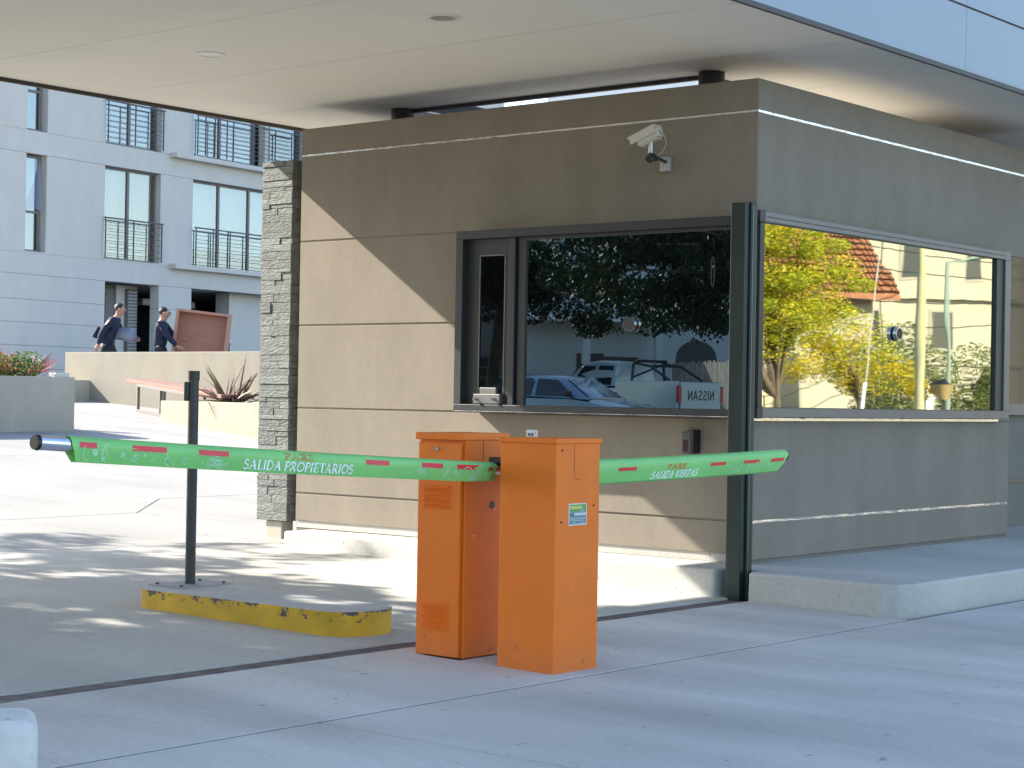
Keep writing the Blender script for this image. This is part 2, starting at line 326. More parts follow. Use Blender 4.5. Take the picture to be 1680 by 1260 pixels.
def letter_mb(mb, t, u0_, u1_, v0_, v1_, surf, G=GL, shear=0.0, bold=1.0, word=None):
    """writes t between u0..u1, bottom v0, top v1 with surf(u, v) -> point; one strip per stroke"""
    W_ = text_width(t, G); sx = (u1_-u0_)/W_; sy = (v1_-v0_); x = 0
    wi = 0
    for c in t:
        if c == ' ': wi += 1
        for pts, wd in G[c][1]:
            if word is not None and wi != word: continue
            P = [Vector((px*sx, py*sy)) for px, py in pts]; hw = wd*0.5*bold*(abs(sx)*.6+abs(sy)*.4)
            L_, R_ = [], []
            for i, p in enumerate(P):
                a = P[i-1] if i else p; b = P[i+1] if i < len(P)-1 else p
                t_ = (b-a).normalized(); n_ = Vector((-t_.y, t_.x))*hw
                L_.append(p+n_); R_.append(p-n_)
            vs_ = []
            for q in L_+R_: vs_.append(surf(u0_ + x*sx + q.x + shear*q.y, v0_ + q.y))
            n = len(P); mb.add(vs_, [(i, i+1, n+i+1, n+i) for i in range(n-1)])
        x += G[c][0]*1.06
    return mb

# ================================================================== GROUND
def g(y):
    return 0.015*(y+1.3) if y < 5 else 0.0945 + 0.057*(y-5)
def gbase(x, y):
    h = 0.0 if y < -1.3 else g(min(y, 22.0))
    if x < -10:
        t = min(1, (-10-x)/6); h = h*(1-t) + t*(0.40 if y > 2 else 0.40*max(0, min(1, (y+6)/8)))
    return h
mb = MB()
xs = [-400, -120, -60, -40, -30, -24, -20, -16, -14, -12, -10, -7, -4, 0, 4, 8, 12, 16, 22, 30, 45, 80, 160, 400]
ys = [-400, -120, -60, -40, -26, -18, -12, -8, -4, -1.3, 0, 2.5, 5, 8, 11, 14, 18, 22, 26, 34, 50, 90, 180, 400]
for y in ys:
    for x in xs: mb.v.append((x, y, gbase(x, y)-0.045))
nx = len(xs)
for j in range(len(ys)-1):
    for i in range(nx-1): mb.f.append((j*nx+i, j*nx+i+1, (j+1)*nx+i+1, (j+1)*nx+i))
ground = mb.build('ground', JOINT, kind='structure')

drive = props(bpy.data.objects.new('driveway', None), kind='structure'); COL.objects.link(drive)
def slab(poly, m, gap=0.006, name='concrete_slab'):
    """a cast slab following the fall of the ground, edges eased, a joint all round"""
    n = len(poly); area = sum(poly[i][0]*poly[(i+1) % n][1]-poly[(i+1) % n][0]*poly[i][1] for i in range(n))
    if area < 0: poly = poly[::-1]
    ins = []
    for i in range(n):                                   # shrink by the half joint
        p0, p1, p2 = Vector(poly[i-1]), Vector(poly[i]), Vector(poly[(i+1) % n])
        e1 = (p1-p0).normalized(); e2 = (p2-p1).normalized(); n1 = Vector((-e1.y, e1.x)); n2 = Vector((-e2.y, e2.x))
        ins.append(p1 + (n1+n2)*(gap/(1+max(-.5, n1.dot(n2)))))
    me = bmesh.new(); f = me.faces.new([me.verts.new((p.x, p.y, 0)) for p in ins])
    for yy in [c for c in (-1.3, 5.0) if min(p.y for p in ins) < c < max(p.y for p in ins)]:
        bmesh.ops.bisect_plane(me, geom=list(me.verts)+list(me.edges)+list(me.faces), plane_co=(0, yy, 0), plane_no=(0, 1, 0))
    ret = bmesh.ops.extrude_face_region(me, geom=list(me.faces))
    top = set(q for q in ret['geom'] if isinstance(q, bmesh.types.BMVert))
    for v in me.verts:
        v.co.z = (g(v.co.y) if v.co.y > -1.3 else 0.0) - (0 if v in top else .05)
    bmesh.ops.recalc_face_normals(me, faces=list(me.faces))
    md = bpy.data.meshes.new(name); me.to_mesh(md); me.free(); md.materials.append(m)
    o = bpy.data.objects.new(name, md); COL.objects.link(o); o.parent = drive
    bv = o.modifiers.new('b', 'BEVEL'); bv.width = 0.005; bv.segments = 2; bv.limit_method = 'ANGLE'; bv.angle_limit = rad(50)
    return o
# foreground lane, shade side of the gate: joints at y = -1.42 (fine) and y = -0.2 (wide, tarred)
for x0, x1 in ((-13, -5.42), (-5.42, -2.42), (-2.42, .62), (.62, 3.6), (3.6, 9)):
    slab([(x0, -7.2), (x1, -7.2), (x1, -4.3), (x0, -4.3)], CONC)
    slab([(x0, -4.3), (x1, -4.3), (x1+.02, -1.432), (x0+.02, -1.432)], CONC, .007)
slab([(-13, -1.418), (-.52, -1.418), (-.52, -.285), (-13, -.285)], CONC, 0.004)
# under the canopy
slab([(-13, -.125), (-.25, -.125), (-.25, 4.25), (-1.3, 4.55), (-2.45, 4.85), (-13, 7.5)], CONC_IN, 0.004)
# plaza beyond, slabs cut to the joints seen past the kerb
slab([(-13, 7.5), (-2.45, 4.85), (-1.3, 4.55), (.2, 4.15), (.69, 5.6), (.22, 6.6), (-1.26, 6.55), (-13, 6.2+5)], CONC2, 0.005)
slab([(-13, 11.2), (-1.26, 6.55), (.22, 6.6), (-.08, 8.24), (-2.0, 18.0), (-13, 26)], CONC2, 0.005)
slab([(.22, 6.6), (1.245, 7.52), (1.1, 8.35), (.61, 9.25), (-.6, 17.8), (-2.0, 18.0), (-.08, 8.24)], CONC2, 0.005)
slab([(.22, 6.6), (.69, 5.6), (.2, 4.15), (6.5, 4.15), (6.5, 7.58), (2.54, 7.56), (1.245, 7.52)], CONC2, 0.005)
slab([(1.245, 7.52), (2.54, 7.56), (6.5, 7.58), (6.5, 12.0), (.2, 12.0), (.61, 9.25), (1.1, 8.35)], CONC2, 0.005)
slab([(.2, 12.0), (6.5, 12.0), (9.6, 12.0), (9.6, 19.2), (-.8, 19.2), (-.6, 17.8)], CONC2, 0.005)
slab([(-.8, 19.2), (9.6, 19.2), (12.1, 19.2), (12.1, 24.5), (-1.5, 24.5)], CONC2, 0.005)
slab([(9.6, 12.0), (12.1, 12.0), (12.1, 19.2), (9.6, 19.2)], CONC2, 0.005)

# dark sealant a few millimetres down in the fine joints
for a, b, c, e in ((-13, 9, -1.442, -1.408), (-5.436, -5.404, -7, -1.45), (-2.436, -2.404, -7, -1.45)):
    MB().box(a, b, c, e, -.04, -.005).build('joint_strip', JOINT, drive)
# rusty drain covers set in the wide joint
DRAIN = mat('rusty_drain_steel', (0.085, 0.068, 0.062), 0.75, 0.1, col2=(0.20, 0.175, 0.17), vscale=9, thr=(.35, .75), bump=0.7, bscale=24, spec=.2)
for i in range(16):
    a = -13 + i*.793; b = min(a + .787, -.50)
    q = rnd(-.004, .004)
    MB().box(a, b, -.280+q, -.130+q, -.03, g(-.2)-.006+rnd(-.003, .002)).build('drain_cover', DRAIN, drive, bevel=.006)

# streets (seen only in the window reflections)
ASPH = mat('asphalt', (0.06, 0.06, 0.062), 0.85, var=0.15, vscale=2, bump=0.3, bscale=60)
PAVE = mat('pavement_tiles', (0.33, 0.31, 0.28), 0.85, var=0.15, vscale=3)
MB().box(-14, 60, -18.6, -9.6, -.10, -.03).build('street', ASPH, kind='structure')
MB().box(-14, 60, -9.6, -7.25, -.10, .02).build('pavement', PAVE, kind='structure')
MB().box(-14, 60, -21.5, -18.6, -.10, .06).build('pavement', PAVE, kind='structure')
MB().box(-28, -16, -10, 60, .34, .37).build('side_street', ASPH, kind='structure')
MB().box(-31.5, -28, -10, 60, .34, .47).build('side_pavement', PAVE, kind='structure')

# ================================================================== GUARD BOOTH
booth = thing('guard_booth', 'taupe rendered guard booth with dark mirrored corner windows under the canopy', 'guard booth')
LX, LY, ZT, Z0 = 3.95, 4.33, 3.425, 0.198
core = MB().box(.014, LX, .014, LY, Z0-.05, 3.2).build('core_wall', TAUPE_D, booth)
MB().box(.014, LX+.5, .014, .16, 3.2, ZT).box(.014, .16, .16, LY, 3.2, ZT).box(.16, LX+.5, LY-.15, LY, 3.2, ZT).box(LX+.35, LX+.5, .16, LY-.15, 3.2, ZT).build('parapet', TAUPE, booth)
MB().box(.16, LX+.35, .16, LY-.15, 3.2, 3.215).build('roof', mat('grey_roof_membrane', (0.38, 0.36, 0.33), 0.8), booth)
GR = [3.21, 2.511, 1.832, 1.164, .477]
gw = .007
def panel(face, a0, a1, z0, z1):
    m_ = MB()
    if face == 'L': m_.box(0, .013, a0, a1, z0, z1)
    else: m_.box(a0, a1, 0, .013, z0, z1)
    return m_.build('wall_panel', TAUPE, booth, bevel=0.0025, bseg=1)
# left face, bands between the channels; the middle two stop at the window box
panel('L', 0, LY, 3.21+gw, ZT); panel('L', 0, LY, 2.511+gw, 3.21-gw)
panel('L', 2.43, LY, 1.832+gw, 2.511-gw); panel('L', 2.43, LY, 1.164+gw, 1.832-gw)
panel('L', 0, LY, .477+gw, 1.164-gw); panel('L', 0, LY, .255, .477-gw)
MB().box(.010, .0135, 0.02, LY, .198, .255).build('base_fillet', KERBC, booth)
# right face, wider reflective channels
rg = .012
rg = .009
panel('R', .014, LX+.5, 3.21+rg, ZT)
MB().box(.014, LX+.5, 0, .013, 2.52, 3.21-rg).build('wall_panel', TAUPE, booth, bevel=.0025, bseg=1)
panel('R', .014, LX, .477+rg, 1.145); panel('R', .014, LX, .225, .477-rg)
panel('R', 3.72, LX, 1.15, 2.52)
def channel(face, z, h, a0, a1, dep=.008):
    m_ = MB()
    n = 40
    for i in range(n):
        b0 = a0+(a1-a0)*i/n; b1 = a0+(a1-a0)*(i+1)/n; q = dep+.0008*math.sin(i*1.7)
        if face == 'L': m_.box(q, q+.004, b0, b1, z-h, z+h)
        else: m_.box(b0, b1, q, q+.004, z-h, z+h)
    return m_.build('groove_channel', ALU, booth)
DULL = mat('dull_channel', (0.16, 0.14, 0.12), 0.35, 0.8, rvar=.1)
for z in (2.511, 1.832): 
    c = channel('L', z, gw+.001, 0.0 if z > 2.5 else 2.43, LY, .010); c.data.materials[0] = DULL
channel('L', 3.21, gw, 0, LY, .006)
c = channel('L', 1.164, gw+.001, 0, LY, .009); c.data.materials[0] = DULL
c = channel('L', .477, gw+.001, 0, LY, .009); c.data.materials[0] = DULL
channel('R', 3.21, .009, .014, LX+.5, .006)
channel('R', .477, .009, .014, LX, .006)
channel('R', 1.158, .010, -.06, 3.72, -.012)

GL_L = mirror_glass('left_mirror_glass', (0.34, 0.39, 0.39), 0.006, 0.00010, (1, 1, 1), fac=.85)
GL_R = mirror_glass('right_mirror_glass', (0.62, 0.62, 0.50), 0.016, 0.0006, (1.6, 1, .9), fac=.9)
# left window box, standing 26 cm proud of the wall
wl = MB()
wl.box(-.26, 0, -.02, 2.42, 1.175, 1.222)      # sill
wl.box(-.26, 0, -.02, 2.42, 2.428, 2.49)       # head
wl.box(-.26, 0, 2.352, 2.42, 1.222, 2.428)     # outer jamb
winl = wl.build('window_frame', FRAME, booth, bevel=.003)
MB().box(-.262, -.20, -.02, 2.42, 1.171, 1.175).build('drip_edge', ALU, winl)
MB().box(-.235, -.15, 1.875, 1.925, 1.222, 2.428).box(-.215, -.15, 1.79, 1.86, 1.222, 2.428).box(-.22, -.15, 1.79, -.02+.08, 2.405, 2.428).build('mullion', FRAME, winl, bevel=.003)
MB().box(-.20, -.194, .05, 1.79, 1.222, 2.405).build('mirror_pane', GL_L, winl)
MB().box(-.205, -.12, -.02, .052, 1.222, 2.428).build('corner_jamb', FRAME2, winl, bevel=.003)
MB().box(-.205, -.195, 1.925, 2.352, 1.222, 1.285).box(-.205, -.195, 1.925, 1.985, 1.285, 2.31).box(-.205, -.195, 2.23, 2.352, 1.285, 2.31).box(-.205, -.195, 1.925, 2.352, 2.31, 2.428).box(-.19, -.18, 1.925, 2.352, 1.222, 2.428).build('casement', FRAME, winl, bevel=.002)
MB().box(-.209, -.205, 1.985, 1.993, 1.285, 2.31).box(-.209, -.205, 2.222, 2.23, 1.285, 2.31).box(-.209, -.205, 1.985, 2.23, 2.303, 2.311).build('casement_bead', FRAME2, winl)
MB().box(-.199, -.193, 1.99, 2.225, 1.285, 2.305).build('dark_pane', mirror_glass('dark_pane_glass', (0.10, 0.11, 0.11), .01, fac=.6), winl)
tr = MB().box(-.252, -.205, 1.985, 2.235, 1.228, 1.298).box(-.235, -.205, 2.035, 2.19, 1.298, 1.345).build('cash_tray', FRAME2, winl, bevel=.003)
for y_ in (2.205, 2.03): MB().cyl((-.285, y_, 1.262), (-.25, y_, 1.262), .011).build('tray_knob', CHROME2, tr, smooth=True)
def speak(cx, cy, cz, ax, parent):
    a = Vector(ax).normalized(); c = Vector((cx, cy, cz))
    o1 = MB().cyl(c+a*.008, c+a*.040, .051, 28).build('speech_grille', CHROME2, parent, smooth=True)
    MB().cyl(c, c+a*.010, .052, 24).build('gasket', RUBBER, o1)
    MB().cyl(c+a*.040, c+a*.0425, .040, 24).build('grille_mesh', mat('grille_mesh_grey', (0.06, 0.06, 0.06), .6, .3, bump=1, bscale=300), o1)
speak(-.20, .86, 1.79, (-1, 0, 0), winl)
# oval transaction hole rim up at the right of the pane
ring = [(-.203, .205+.013*math.cos(t), 2.13+.10*math.sin(t)) for t in [2*PI*i/24 for i in range(25)]]
MB().tube(ring, .0022, 6, caps=False).build('oval_decal', mat('pale_decal', (0.10, 0.11, 0.105), .4), winl, smooth=True)
for zz in (1.86, 1.525): MB().box(-.209, -.205, -.01, .045, zz-.006, zz+.006).build('hinge_clip', ALU, winl)
# right window box
wr = MB()
wr.box(-.05, 3.73, -.10, 0, 1.172, 1.238).box(-.05, 3.73, -.10, 0, 2.462, 2.528).box(3.63, 3.73, -.10, 0, 1.238, 2.462).box(-.10, -.05, -.04, 0, 1.172, 2.528)
winr = wr.build('window_frame', FRAME2, booth, bevel=.003)
MB().box(-.02, 3.63, -.104, -.1005, 2.492, 2.497).box(-.02, 3.63, -.104, -.1005, 1.2375, 1.2395).build('frame_line', FRAME, winr)
for z_ in (2.455, 1.165): MB().box(-.12, -.05, -.105, -.04, z_, z_+.08).build('end_cap', BLACK, winr, bevel=.003)
MB().box(-.10, -.045, -.095, -.04, 1.245, 2.455).build('jamb', FRAME, winr, bevel=.003); MB().box(3.50, 3.63, -.085, -.02, 1.238, 2.462).build('jamb', FRAME, winr, bevel=.003)
MB().box(-.045, 3.50, -.062, -.056, 1.238, 2.462).build('mirror_pane', GL_R, winr)
speak(1.83, -.062, 1.795, (0, -1, 0), winr)
# wing set back on the right
wing = MB().box(LX, LX+5, .50, 4.2, Z0-.05, 3.2).build('rear_wing', TAUPE_D, booth)
MB().box(LX+.02, LX+5, .44, .50, 1.20, 1.30).box(LX+.02, LX+5, .44, .50, 2.62, 2.68).build('wing_band', FRAME2, wing)
MB().box(LX+.02, LX+5, .49, .497, 1.30, 2.62).build('wing_pane', mirror_glass('wing_glass', (0.05, 0.05, 0.05), .03, fac=.5), wing)
MB().box(LX+.02, LX+5, .488, .4995, .60, .615).box(LX+.02, LX+5, .488, .4995, 2.72, 2.735).build('wing_groove', DULL, wing)

# plinth / kerb round the booth
kerb = MB()
outer = [(-.29, 4.16), (-.36, 2.7), (-.45, .9), (-.475, -.02), (-.30, -.04), (-.30, -.27), (-.49, -.29), (-.52, -1.24), (-.46, -1.33), (-.30, -1.37), (2, -1.37), (9, -1.37)]
poly = [(.4, 4.16)] + outer + [(9, .6), (.4, .6)]
n = len(poly); top = [(x, y, .196 if y < .5 else .196-.002*(y-.5)) for x, y in poly]; bot = [(x-.012 if i in range(1, 13) else x, y, -.05) for i, (x, y) in enumerate(poly)]
kerb.add(bot+top, [tuple(reversed(range(n))), tuple(range(n, 2*n))]+[(i, (i+1) % n, n+(i+1) % n, n+i) for i in range(n)])
kb = kerb.build('raised_kerb', KERBC, bevel=.018, bseg=3, kind='structure')

# intercom on the wall below the window
ic = thing('intercom', 'small grey wall intercom with dark red screen, below the left window by the post', 'intercom', (0, .49, .99))
MB().box(-.05, 0, -.04, .045, -.075, .075).build('housing', mat('grey_plastic', (.07, .07, .075), .5), ic, bevel=.006)
MB().box(-.052, -.0495, -.005, .032, -.06, .02).build('screen', mat('dark_red_screen', (.035, .006, .008), .25), ic)
MB().box(-.09, 0, -.075, -.045, -.07, .09).build('hood', BLACK, ic, bevel=.004)

# corner post
cp = thing('corner_post', 'tall dark green steel post standing at the corner of the booth', 'post', (-.385, -.165, 0))
MB().box(-.075, -.024, -.04, .07, 0, 2.545).build('left_profile', DGREEN, cp, bevel=.006)
MB().box(-.022, .045, -.055, .06, 0, 2.55).box(-.03, -.018, -.03, .05, 0, 2.54).build('right_profile', DGREEN, cp, bevel=.006)
MB().box(.047, .085, -.03, .05, 0, 2.54).build('side_channel', DGREEN2, cp, bevel=.004)
MB().box(-.012, -.004, -.0585, -.055, .02, 2.53).build('seam_strip', DGREEN2, cp)


# ------------------------------------------------------------------ security camera
sc_ = thing('security_camera', 'pale bullet security camera on a bracket high on the shaded booth wall', 'camera', (0, .60, 2.98))
A = Matrix.Translation((-.27, .06, .07)) @ Matrix.Rotation(rad(-21), 4, 'X')      # long axis Y (towards +Y), nose down
A = Matrix.Translation((-.27, .10, .075)) @ Matrix.Rotation(rad(-20), 4, 'X')
IV = mat('ivory_plastic', (.55, .52, .45), .45)
hs = MB().box(-.038, .038, -.10, .075, -.040, .030, A).build('camera_housing', IV, sc_, bevel=.008)
MB().box(-.050, .050, -.095, .135, .034, .046, A).box(-.050, -.043, -.095, .120, -.012, .036, A).box(.043, .050, -.095, .120, -.012, .036, A).build('sunshield', IV, sc_, bevel=.004)
MB().cyl(A @ Vector((0, .072, -.005)), A @ Vector((0, .082, -.005)), .026, 18).build('lens', BLACK, hs)
MB().box(-.03, .03, -.08, .06, -.052, -.042, A).build('mounting_rail', IV, hs)
MB().cyl((-.27, .075, .035), (-.27, .075, -.045), .017, 14).build('stem', mat('galvanised', (.45, .45, .46), .4, .8), sc_, smooth=True)
jt = MB().cyl((-.27, .055, -.045), (-.27, .095, -.085), .027, 14).cyl((-.27, .03, -.075), (-.27, .10, -.075), .022, 14).build('ball_joint', BLACK, sc_, smooth=True)
MB().tube([(-.27, .06, -.06), (-.15, .08, -.065), (-.03, .12, -.07)], .012, 8).build('bracket_arm', DARKST, sc_, smooth=True)
MB().box(-.035, 0, .09, .165, -.135, -.035).build('junction_box', mat('ivory_box', (.42, .40, .38), .5), sc_, bevel=.004)
MB().tube([A @ Vector((0, -.10, .0)), (-.27, -.035, .07), (-.265, -.05, .02), (-.262, -.02, -.03), (-.26, .03, -.06)], .005, 6).build('cable', mat('grey_cable', (.3, .3, .3), .5), sc_, smooth=True)

# ------------------------------------------------------------------ stone pillar
pil = thing('stone_pillar', 'tall narrow pillar clad in split grey slate beside the booth wall', 'pillar', (.02, 4.45, 0))
MB().box(.012, .30, .012, .345, .235, 3.17).build('pillar_core', DARKST, pil)
z = .235
while z < 3.17:
    h = random.choice((.035, .045, .055, .06, .07, .085)); h = min(h, 3.19-z)
    if h < .02: break
    cut = rnd(.09, .28) if random.random() < .62 else None
    segs = [(0, cut), (cut, .357)] if cut else [(0, .357)]
    for a, b in segs:
        p = rnd(0, .011)
        MB().box(-p, .03, a+.0008, b-.0008, z+.0008, z+h-.0008).build('slate_stone', SLATE, pil, bevel=.0025, bseg=1)
    cut = rnd(.08, .2) if random.random() < .6 else None
    segs = [(.031, cut), (cut, .30)] if cut else [(.031, .30)]
    for a, b in segs:
        p = rnd(0, .010)
        MB().box(a+.0008, b-.0008, -p, .03, z+.0008, z+h-.0008).build('slate_stone', SLATE, pil, bevel=.0025, bseg=1)
    z += h
MB().box(.02, .15, .08, .27, -.02, .232).build('footing', CREAM, pil, bevel=.008)

# ================================================================== CANOPY
can = thing('entrance_canopy', 'broad flat canopy with cream soffit and blue grey fascia over the booth', 'canopy', (0, 0, 0))
ZS = 3.625; CX0, CX1, CY0, CY1 = -15.35, 7.2, -.72, 5.30
HX0, HX1, HY0, HY1 = .66, 2.9, .86, 3.74
xl = [-15.35, -13.94, -12.53, -11.12, -9.71, -8.30, -6.89, -5.48, -4.07, -2.66, -1.25, .16, 1.57, 2.98, 4.39, 5.80, 7.2]
jg = .003
for i in range(len(xl)-1):
    a, b = xl[i]+jg, xl[i+1]-jg
    if b <= HX0 or a >= HX1: MB().box(a, b, CY0+.02, CY1-.02, ZS, ZS+.012).build('soffit_panel', SOFFIT, can)
    else:
        MB().box(a, b, CY0+.02, HY0, ZS, ZS+.012).build('soffit_panel', SOFFIT, can)
        MB().box(a, b, HY1, CY1-.02, ZS, ZS+.012).build('soffit_panel', SOFFIT, can)
        if a < HX0 < b: MB().box(a, HX0, HY0+jg, HY1-jg, ZS, ZS+.012).build('soffit_panel', SOFFIT, can)
        if a < HX1 < b: MB().box(HX1, b, HY0+jg, HY1-jg, ZS, ZS+.012).build('soffit_panel', SOFFIT, can)
dk = MB()
for a, b, c, e in ((CX0, HX0, CY0+.02, CY1-.02), (HX1, CX1, CY0+.02, CY1-.02), (HX0, HX1, CY0+.02, HY0), (HX0, HX1, HY1, CY1-.02)):
    dk.box(a, b, c, e, ZS+.014, ZS+.13)
dk.build('roof_deck', DARKST, can)
MB().box(HX1+.05, HX1+.07, HY0-.1, HY1+.4, ZS+.14, 5.0).build('upstand', FASCIA, can)
MB().box(HX0-.003, HX0+.03, HY0, HY1, ZS-.03, ZS+.012).box(HX0+.03, HX1, HY0-.01, HY0+.02, ZS-.02, ZS+.012).build('opening_edge', TRIM, can)
MB().box(CX0, CX1, CY0-.008, CY0+.018, ZS-.028, ZS+.004).box(CX0, CX1, CY1-.018, CY1+.008, ZS-.030, ZS+.012).build('edge_trim', TRIM, can)
fz = [ZS+.004, 4.085, 4.55, 5.0]
for k in range(3):
    for i in range(0, len(xl)-1, 4):
        a, b = xl[i], xl[min(i+4, len(xl)-1)]
        MB().box(a+.002, b-.002, CY0, CY0+.02, fz[k]+(.008 if k else 0), fz[k+1]-.008).build('fascia_panel', FASCIA, can)
MB().box(CX0, CX1, CY0+.021, CY0+.12, ZS+.13, 4.98).box(CX0, CX1, CY0+.012, CY0+.021, ZS+.02, 4.98).build('fascia_backing', TRIM, can)
MB().box(CX0, CX1, CY1-.02, CY1, ZS+.012, ZS+.13).build('rear_fascia', FASCIA, can)
def col_stub(x, y, lab):
    t = thing('roof_column', lab, 'column', (x, y, 3.215))
    MB().cyl((0, 0, 0), (0, 0, ZS-3.215), .094, 24).build('shaft', DARKST, t, smooth=True)
    MB().cyl((0, 0, 0), (0, 0, .012), .13, 24).build('base_plate', DARKST, t)
col_stub(.60, .77, 'short dark round column under the canopy near the corner of the booth roof')
col_stub(.62, 3.80, 'short dark round column under the canopy towards the pillar end of the roof')
MB().cyl((1.0, 2.0, 3.215), (1.0, 2.0, 3.60), .04, 14).build('vent_pipe', mat('pale_pipe', (.6, .6, .58), .5), smooth=True, label='thin pale pipe rising from the booth roof in the gap under the canopy', cat='pipe')
def downlight(x, y, dm, lab):
    t = thing('downlight', lab, 'light fitting', (x, y, ZS), group=None)
    rg_ = MB(); n = 32
    prof = [(.078, -.001), (.080, -.008), (.098, -.010), (.112, -.004), (.112, 0)]
    for q in prof: rg_.v += [(q[0]*math.cos(2*PI*k/n), q[0]*math.sin(2*PI*k/n), q[1]) for k in range(n)]
    for j in range(len(prof)-1):
        for k in range(n): rg_.f.append((j*n+k, j*n+(k+1) % n, (j+1)*n+(k+1) % n, (j+1)*n+k))
    rg_.build('trim_ring', mat('light_trim', (.74, .72, .68), .4), t, smooth=True)
    MB().cyl((0, 0, -.0045), (0, 0, -.0005), .079, 32).build('diffuser', dm, t)
downlight(-1.94, 1.08, mat('grey_diffuser', (.36, .36, .30), .3), 'round recessed downlight with grey lens in the soffit, the nearer one')
downlight(-1.93, 3.25, mat('pale_diffuser', (.62, .61, .54), .3), 'round recessed downlight with pale lens in the soffit, farther left')

# ================================================================== BARRIER GATES
def cabinet_base(t, w_=.34):
    MB().box(-.004, w_+.004, -.004, .345, 0, .012).build('foot_plate', BLACK, t)
# -- left gate: cabinet x -3.77..-3.43, y -.73..-.43
gl = thing('barrier_gate', 'orange barrier gate with louvred door, its green arm pointing left, SALIDA PROPIETARIOS', 'barrier gate', (-3.77, -.735, 0))
MB().box(-.004, .345, -.004, .304, -.01, .012).build('foot_plate', BLACK, gl)
MB().box(.022, .34, 0, .30, .012, 1.065).build('cabinet', ORANGE, gl, bevel=.004)
MB().box(-.006, .346, -.006, .306, 1.062, 1.096).build('lid', ORANGE, gl, bevel=.004)
door = MB().box(0, .018, .012, .288, .016, 1.048).build('door', ORANGE, gl, bevel=.004, bseg=3)
MB().box(-.0045, 0, .010, .016, .02, 1.045).build('door_lip', ORANGE, door)
def louvres(z0, z1, k):
    for i in range(k):
        zz = z0 + (z1-z0)*i/(k-1)
        m_ = MB(); y0, y1 = .075, .245
        m_.add([(0.0005, y0, zz+.013), (0.0005, y1, zz+.013), (-.015, y1-.005, zz-.001), (-.015, y0+.005, zz-.001), (0.0005, y0, zz-.003), (0.0005, y1, zz-.003)],
               [(0, 1, 2, 3), (3, 2, 5, 4), (0, 3, 4), (1, 5, 2)])
        m_.build('louvre', ORANGE, door)
louvres(.735, .830, 5); louvres(.145, .262, 6)
MB().cyl((-.006, .165, 1.018), (.002, .165, 1.018), .011, 18).cyl((-.012, .165, 1.018), (-.006, .165, 1.018), .005, 10).build('lock', CHROME2, door, smooth=True)
MB().box(.150, .153, -.0015, .001, .95, 1.06).build('panel_seam', mat('orange_shadow_gap', (.22, .05, .012), .6), gl)
MB().cyl((.222, -.003, .747), (.222, .003, .747), .019, 24).build('cable_hole', BLACK, gl)
MB().cyl((.235, -.006, .965), (.235, .002, .965), .006, 12).box(.228, .242, -.004, 0, .945, .975).build('bracket_bolt', CHROME2, gl)
MB().cyl((.09, -.002, .60), (.09, .002, .60), .004, 8).cyl((.24, -.002, .725), (.24, .002, .725), .003, 8).build('rivet', CHROME, gl)
# -- front gate: cabinet x -3.77..-3.43, y -1.30..-.965
gr = thing('barrier_gate', 'plain sided orange barrier gate with a sticker, its green arm pointing right, SALIDA VISITAS', 'barrier gate', (-3.77, -1.305, 0))
MB().box(.002, .338, .002, .337, -.01, 1.068).build('cabinet', ORANGE, gr, bevel=.004)
MB().box(-.006, .346, -.006, .346, 1.062, 1.086).build('lid', ORANGE, gr, bevel=.004)
SEAM = MATS['orange_shadow_gap']
sm = MB(); rr = .018
pts = [(.139, 1.058), (.139, .913)] + [(.139+rr-rr*math.cos(rad(a)), .913-rr*math.sin(rad(a))) for a in range(0, 91, 15)][0:] + [(.185, .895)]
for i in range(len(pts)-1):
    (a, b), (c, e) = pts[i], pts[i+1]; dx, dz = c-a, e-b; l = math.hypot(dx, dz) or 1; nx_, nz_ = -dz/l*.0012, dx/l*.0012
    sm.add([(a+nx_, .0006, b+nz_), (c+nx_, .0006, e+nz_), (c-nx_, .0006, e-nz_), (a-nx_, .0006, b-nz_)], [(0, 1, 2, 3)])
sm.build('pressed_seam', SEAM, gr)
for xx, zz in ((.045, 1.032), (.045, .70), (.292, .770)):
    MB().cyl((xx, -.002, zz), (xx, .003, zz), .005, 10).build('screw', mat('dark_screw', (.10, .03, .01), .5), gr)
stk = MB().box(.100, .236, -.0004, .003, .681, .783).build('sticker', mat('sticker_white', (.72, .70, .66), .4), gr)
MB().box(.105, .231, -.0012, -.0004, .742, .779).build('sticker_green_field', mat('sticker_green', (.10, .32, .09), .4), stk)
MB().box(.105, .200, -.0020, -.0012, .757, .772).build('sticker_yellow_band', mat('sticker_yellow', (.50, .52, .12), .4), stk)
MB().box(.105, .231, -.0012, -.0004, .685, .741).build('sticker_grey_field', mat('sticker_grey', (.10, .17, .19), .4), stk)
l_ = MB().box(.140, .230, -.0020, -.0012, .727, .739)
for zz, a, b in ((.716, .108, .226), (.709, .112, .222), (.702, .108, .215), (.693, .125, .155), (.693, .170, .180), (.693, .190, .224), (.687, .108, .228)):
    l_.box(a, b, -.0020, -.0012, zz, zz+.0025)
l_.build('sticker_print', mat('sticker_print', (.55, .60, .66), .4), stk)
MB().prism([(.188, -.002), (.205, -.002), (.212, -.0012), (.182, -.0012)], .742, .756).build('sticker_emblem', mat('sticker_blue', (.25, .28, .40), .4), stk)

